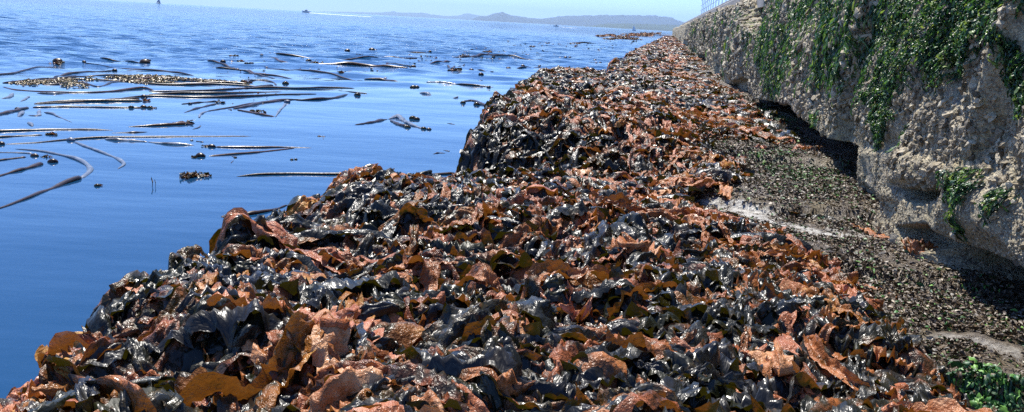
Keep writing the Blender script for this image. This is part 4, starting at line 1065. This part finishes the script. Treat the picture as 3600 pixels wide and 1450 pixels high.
def wake(pts, label):
    A = [];
    for u, v, hw in pts:
        q = unp(u, v); A.append((q, hw))
    V = []; n = 60; us = np.linspace(0, 1, n); kx = np.linspace(0, 1, len(pts))
    X = np.interp(us, kx, [a[0][0] for a in A]); Y = np.interp(us, kx, [a[0][1] for a in A]); W_ = np.interp(us, kx, [a[1] for a in A])
    for i in range(n):
        for j in range(5):
            sj = (j-2)/2
            V.append((X[i]+.4*random.uniform(-1, 1), Y[i]+sj*W_[i]*(1+.3*random.uniform(-1, 1)), max(.01, .10*(1-abs(sj))*(1-us[i]*.7)+.05*random.random()) if 0 < j < 4 else -.05))
    o = link('boat_wake', raw_mesh('boat_wake', np.array(V), gridq(n, 5), M_FOAM)); tag(o, label, 'wake', kind='stuff')
wake([(1088, 46, 4), (1150, 50.5, 10), (1230, 55.5, 12), (1310, 60.5, 4)], 'long white wake behind the motorboat')
wake([(1965, 95.5, 2), (1990, 97.5, 4), (2030, 100, 2)], 'short white wake behind the small motorboat')
# ------------------------------------------------------------------ blades and stalks one can tell apart on the heap
def strap(name, label, pts, width, t0, t1=None, roll=0., roll1=.3, curl=-.25, ruff=.3, crump=.010, n=56, m=15, rnd=.4, cat='kelp blade', taper=.45):
    on_heap = max(p[2] for p in pts) > .025
    P = np.array([hit(u, v, dz*.8+(.022 if on_heap else .0)) for u, v, dz in pts]); width = min(width, .105)
    Cn = spline(P, n)[None]
    t = np.linspace(0, 1, n)[None]
    prof = np.clip(np.sin(np.pi*np.clip(t*.94+.03, 0, 1)), 0, 1)**taper
    W = width*.5*prof
    rl = roll+roll1*np.sin(2*np.pi*t*1.1+RNG.uniform(0, 6))
    V, Q, K = sheet(Cn, W, rl, m, np.array([t0]), np.array([rnd]), np.array([curl]), np.array([ruff]), np.array([crump]), np.array([t1 if t1 is not None else t0]))
    b_ = Cn[0].mean(0)
    o = link(name, raw_mesh(name, V-b_, Q, M_KELP, {'k': K}), loc=b_)
    tag(o, label, cat)
def stalk(label, pts, r_, m_, name='kelp_stalk'):
    P = np.array([hit(u, v, dz) for u, v, dz in pts]); A = spline(P, 30)
    V, Q = tube_mesh(A, np.linspace(r_, r_*.6, 30)*(1+.12*noise(np.arange(30)*.9, np.zeros(30), 0, 8)), 1, 9); b_ = A.mean(0)
    tag(link(name, raw_mesh(name, V-b_, Q, m_), loc=b_), label, 'kelp stalk')
SB = 'seaweed_frond'
strap(SB, 'orange crumpled frond on the left edge of the heap', [(860, 975, .03), (900, 960, .06), (950, 965, .06), (1000, 985, .03)], .10, .80, .72, roll=.0, roll1=.2, crump=.016, ruff=.4)
strap(SB, 'orange brown rolled frond on the left rim above the water', [(740, 1045, .03), (790, 1020, .05), (850, 1030, .06), (910, 1020, .04)], .10, .74, .66, roll=-.3)
strap(SB, 'dark curled frond standing alone on the left rim with an olive inside', [(480, 1135, .0), (510, 1115, .04), (550, 1110, .04), (590, 1130, .01)], .08, .30, .36, roll=.6, roll1=.2, rnd=.05, ruff=.15)
strap(SB, 'black upright curled frond on the rim beside the orange ones', [(590, 1110, .0), (610, 1060, .06), (660, 1045, .06), (700, 1065, .02)], .09, .22, .3, roll=1.0, roll1=.3, rnd=.1)
strap(SB, 'pinkish red crumpled frond with silvery middle left of centre', [(1110, 1140, .04), (1180, 1180, .10), (1260, 1160, .10), (1280, 1070, .05)], .14, .84, .78, roll=-.35, crump=.018, rnd=.7, ruff=.5)
strap(SB, 'arched dark strap with an orange edge running down the centre', [(1540, 1010, .03), (1620, 1030, .10), (1690, 1110, .09), (1730, 1210, .02)], .055, .62, .25, roll=.3, curl=.8)
strap(SB, 'second arched grey strap beside the centre one', [(1660, 1020, .04), (1740, 1060, .11), (1800, 1130, .08), (1850, 1150, .02)], .05, .28, .34, roll=.2, curl=.9, crump=.006)
strap(SB, 'narrow salmon strap between the two arched straps', [(1720, 1050, .05), (1760, 1090, .10), (1820, 1160, .08), (1850, 1190, .03)], .05, .82, .86, roll=.0)
strap(SB, 'salmon strap forking down from the centre arch', [(1570, 1100, .04), (1640, 1150, .08), (1660, 1230, .05)], .05, .84, .76, roll=.1, rnd=.8)
strap(SB, 'long salmon strap stretched flat in the lower middle', [(1200, 1220, .05), (1300, 1250, .09), (1380, 1275, .08), (1400, 1290, .04)], .07, .86, .78, roll=-.2, rnd=.75)
strap(SB, 'orange brown looping ribbon arching over a dark hollow at lower right', [(2440, 1380, .02), (2560, 1330, .06), (2620, 1295, .12), (2650, 1370, .05)], .06, .66, .60, roll=.5, roll1=.5, crump=.004, ruff=.1)
strap(SB, 'broad orange frond with torn edge below the looping ribbon', [(2700, 1200, .05), (2720, 1290, .10), (2730, 1380, .08), (2720, 1440, .02)], .11, .76, .84, roll=-.2)
strap(SB, 'smooth black triangular sheet on the right of the heap', [(2760, 1070, .08), (2800, 1110, .10), (2820, 1150, .06)], .13, .12, .16, roll=-.5, roll1=.1, crump=.005, ruff=.08, rnd=.5)
strap(SB, 'black blistered sheet with an orange crest at the right edge', [(2840, 1120, .05), (2940, 1150, .11), (3040, 1170, .09), (3120, 1150, .03)], .15, .2, .3, roll=-.35, crump=.014, ruff=.2)
strap(SB, 'ochre crest frond lying on the blistered black sheet', [(2900, 1115, .09), (2970, 1125, .13), (3010, 1160, .10)], .06, .80, .84, roll=.1)
strap(SB, 'salmon strap trailing off the heap onto the bare rock', [(2890, 980, .05), (2980, 1030, .06), (3060, 1090, .03), (3080, 1110, .01)], .09, .86, .80, roll=.0, rnd=.7)
strap(SB, 'thin orange strip lying furthest out on the rock strip', [(3030, 1000, .02), (3110, 1025, .02), (3160, 1050, .012), (3195, 1070, .006)], .03, .74, .72, roll=.0, crump=.003)
strap(SB, 'wavy orange frond hanging to the right beside green weed', [(3060, 1240, .05), (3160, 1260, .06), (3240, 1290, .05), (3320, 1330, .01)], .08, .72, .82, roll=-.1, ruff=.45)
strap(SB, 'grey crumpled frond sloping toward the rock at lower right', [(3050, 1210, .05), (3120, 1190, .09), (3220, 1200, .07), (3250, 1250, .02)], .13, .26, .3, roll=-.4, crump=.012)
strap(SB, 'large grey pink smooth sheet at the lower left corner', [(140, 1450, .03), (190, 1425, .07), (250, 1450, .05)], .12, .5, .42, roll=.4, roll1=.2, crump=.006, ruff=.12, rnd=.8)
strap(SB, 'glossy black smooth frond curling near the lower left', [(260, 1380, .05), (330, 1350, .10), (400, 1370, .08), (440, 1430, .03)], .14, .15, .2, roll=-.3, crump=.005, ruff=.12)
strap(SB, 'pink and grey strap sweeping down through the lower left', [(500, 1310, .04), (600, 1330, .10), (690, 1380, .09), (740, 1450, .04)], .11, .78, .62, roll=-.1, rnd=.85)
strap(SB, 'olive translucent bubble shaped frond at the bottom left', [(470, 1420, .04), (530, 1375, .10), (600, 1400, .05)], .13, .36, .34, roll=-.6, rnd=.03, crump=.004, ruff=.1)
strap(SB, 'ochre vertical ribbon hanging over the lower left rim', [(270, 1330, .02), (280, 1375, .03), (260, 1430, .02)], .05, .82, .80, roll=.2, rnd=.3)
strap(SB, 'smooth black frond with soft sheen in the upper left of the heap', [(1290, 740, .05), (1340, 720, .12), (1390, 760, .08), (1400, 800, .03)], .13, .12, .15, roll=-.4, crump=.006, ruff=.2)
strap(SB, 'twisted grey frond with a hooked top left of centre', [(1430, 780, .04), (1460, 740, .12), (1490, 760, .10), (1500, 810, .02)], .10, .25, .55, roll=.6, crump=.005, ruff=.15)
strap(SB, 'long brown frond stretched level below the rim corner', [(1090, 720, .03), (1170, 712, .06), (1250, 715, .06), (1310, 700, .03)], .10, .66, .45, roll=-.3, crump=.006)
strap(SB, 'grey fan of blade draped over the top of the hanging curtain', [(2080, 560, .05), (2150, 575, .12), (2200, 600, .10), (2210, 640, .0)], .20, .34, .3, roll=-.1, crump=.012, ruff=.3)
strap(SB, 'glossy black blade hanging down the slab front', [(1960, 500, .05), (1945, 560, .04), (1900, 620, .02)], .12, .16, .14, roll=.0, crump=.006, ruff=.15, rnd=.5)
strap(SB, 'second black blade hanging straight down the slab front', [(1990, 510, .05), (1985, 570, .04), (1975, 640, .02)], .09, .2, .14, roll=.2, crump=.006, ruff=.2, rnd=.5)
strap(SB, 'salmon blade dangling onto the rock beside the white streak', [(2500, 590, .05), (2520, 625, .03), (2545, 660, .015), (2560, 695, .005)], .12, .84, .86, roll=.0, rnd=.5)
strap(SB, 'dark lens shaped blade lying on the rock strip', [(2770, 745, .012), (2830, 752, .02), (2900, 765, .012), (2960, 790, .01)], .10, .22, .26, roll=.0, crump=.004, ruff=.1)
strap(SB, 'long orange strap crossing the rock strip toward the wall', [(2990, 790, .012), (3060, 812, .02), (3130, 835, .015), (3190, 850, .01)], .07, .80, .62, roll=.1, crump=.004, ruff=.15)
strap(SB, 'grey wet lump of frond at the wall foot', [(3190, 850, .02), (3240, 860, .05), (3300, 880, .03)], .09, .34, .7, roll=-.3)
strap(SB, 'silver white crumpled frond in the bottom centre', [(1700, 1330, .04), (1760, 1350, .11), (1820, 1380, .10), (1840, 1420, .03)], .15, .9, .5, roll=-.3, crump=.018, ruff=.3, rnd=.6)
strap(SB, 'orange frond sheet at the bottom edge left of the silver one', [(1180, 1430, .04), (1260, 1400, .10), (1340, 1430, .06)], .14, .82, .8, roll=-.2)
strap(SB, 'round black frond bulging over the dark hollow', [(1880, 1110, .05), (1930, 1120, .13), (1960, 1180, .08), (1950, 1240, .0)], .16, .1, .12, roll=-.2, crump=.006, ruff=.1, rnd=.5)
strap(SB, 'pink crumpled heap of frond right of the straps', [(1950, 1060, .05), (2010, 1070, .12), (2070, 1080, .09)], .15, .88, .8, roll=-.3, crump=.02, ruff=.5, rnd=.66)
strap(SB, 'salmon frond with a ruffled comb of folds at the upper right', [(2150, 880, .05), (2220, 870, .12), (2290, 900, .06)], .12, .84, .8, roll=-.4, crump=.018, ruff=.6, rnd=.5)
stalk('thin dark bare stalk standing upright near the bottom left', [(958, 1440, .02), (972, 1380, .06), (985, 1320, .12), (980, 1262, .16)], .006, M_DARK)
stalk('thick grey kelp stalk poking out near the rim corner', [(1380, 715, .05), (1420, 714, .07), (1460, 716, .05)], .014, M_PALE)
stalk('black forked stub standing up on the rim skyline', [(1392, 640, .0), (1385, 615, .04), (1370, 598, .06)], .018, M_DARK, 'kelp_stub')

# ------------------------------------------------------------------ light, sky, haze, camera
SUN_AZ = math.radians(-20); SUN_EL = math.radians(61)
sd = np.array([math.sin(SUN_AZ)*math.cos(SUN_EL), math.cos(SUN_AZ)*math.cos(SUN_EL), math.sin(SUN_EL)])
ld = bpy.data.lights.new('sun', 'SUN'); ld.energy = 5.0; ld.angle = math.radians(.53); ld.color = (1, .95, .87)
lo = bpy.data.objects.new('sun', ld); C.objects.link(lo)
from mathutils import Vector
lo.rotation_euler = Vector(sd).to_track_quat('Z', 'Y').to_euler(); lo.location = (0, 0, 50)
w = bpy.data.worlds.new('World'); S.world = w; w.use_nodes = True
nt = w.node_tree; nt.nodes.clear()
sk = nt.nodes.new('ShaderNodeTexSky'); sk.sky_type = 'NISHITA'; sk.sun_disc = False
sk.sun_elevation = SUN_EL; sk.sun_rotation = SUN_AZ
sk.air_density = .75; sk.dust_density = .0; sk.ozone_density = 4.0; sk.altitude = 0
bg = nt.nodes.new('ShaderNodeBackground'); bg.inputs[1].default_value = .13
tint = mixc(nt, 1.0, sk.outputs[0], (.70, .85, 1.13), 'MULTIPLY')
ow = nt.nodes.new('ShaderNodeOutputWorld'); L(nt, tint, bg.inputs[0]); L(nt, bg.outputs[0], ow.inputs[0])

def build_haze():
    x, y0, y1, z0, z1 = 43000, -20, 43000, -3.0, 700
    Vv = [(-x, y0, z0), (x, y0, z0), (x, y1, z0), (-x, y1, z0), (-x, y0, z1), (x, y0, z1), (x, y1, z1), (-x, y1, z1)]
    me = bpy.data.meshes.new('haze'); me.from_pydata(Vv, [], [(3, 2, 1, 0), (4, 5, 6, 7), (0, 1, 5, 4), (1, 2, 6, 5), (2, 3, 7, 6), (3, 0, 4, 7)])
    m, nt, out = mat('haze')
    pv = nt.nodes.new('ShaderNodeVolumePrincipled'); pv.inputs['Color'].default_value = (.50, .72, 1, 1); pv.inputs['Density'].default_value = 5e-5
    pv.inputs['Anisotropy'].default_value = 0.3
    L(nt, pv.outputs[0], out.inputs['Volume']); me.materials.append(m)
    o = link('haze', me); tag(o, 'thin blue sea haze over the far water and hills', 'haze', kind='stuff')
HAZE = True
if HAZE: build_haze()

cam = bpy.data.cameras.new('camera'); cam.lens = 36*F/3600; cam.sensor_width = 36; cam.clip_start = .05; cam.clip_end = 90000
co = bpy.data.objects.new('camera', cam); C.objects.link(co)
co.matrix_world = Matrix(((AX[0], AY[0], -AZ[0], 0), (AX[1], AY[1], -AZ[1], 0), (AX[2], AY[2], -AZ[2], H), (0, 0, 0, 1)))
S.camera = co
S.view_settings.view_transform = 'Standard'; S.view_settings.look = 'None'; S.view_settings.gamma = 1; S.view_settings.exposure = 0.75
S.cycles.max_bounces = 6; S.cycles.transparent_max_bounces = 4; S.cycles.volume_bounces = 0
S.cycles.use_denoising = False; S.cycles.sample_clamp_direct = 6; S.cycles.sample_clamp_indirect = 3
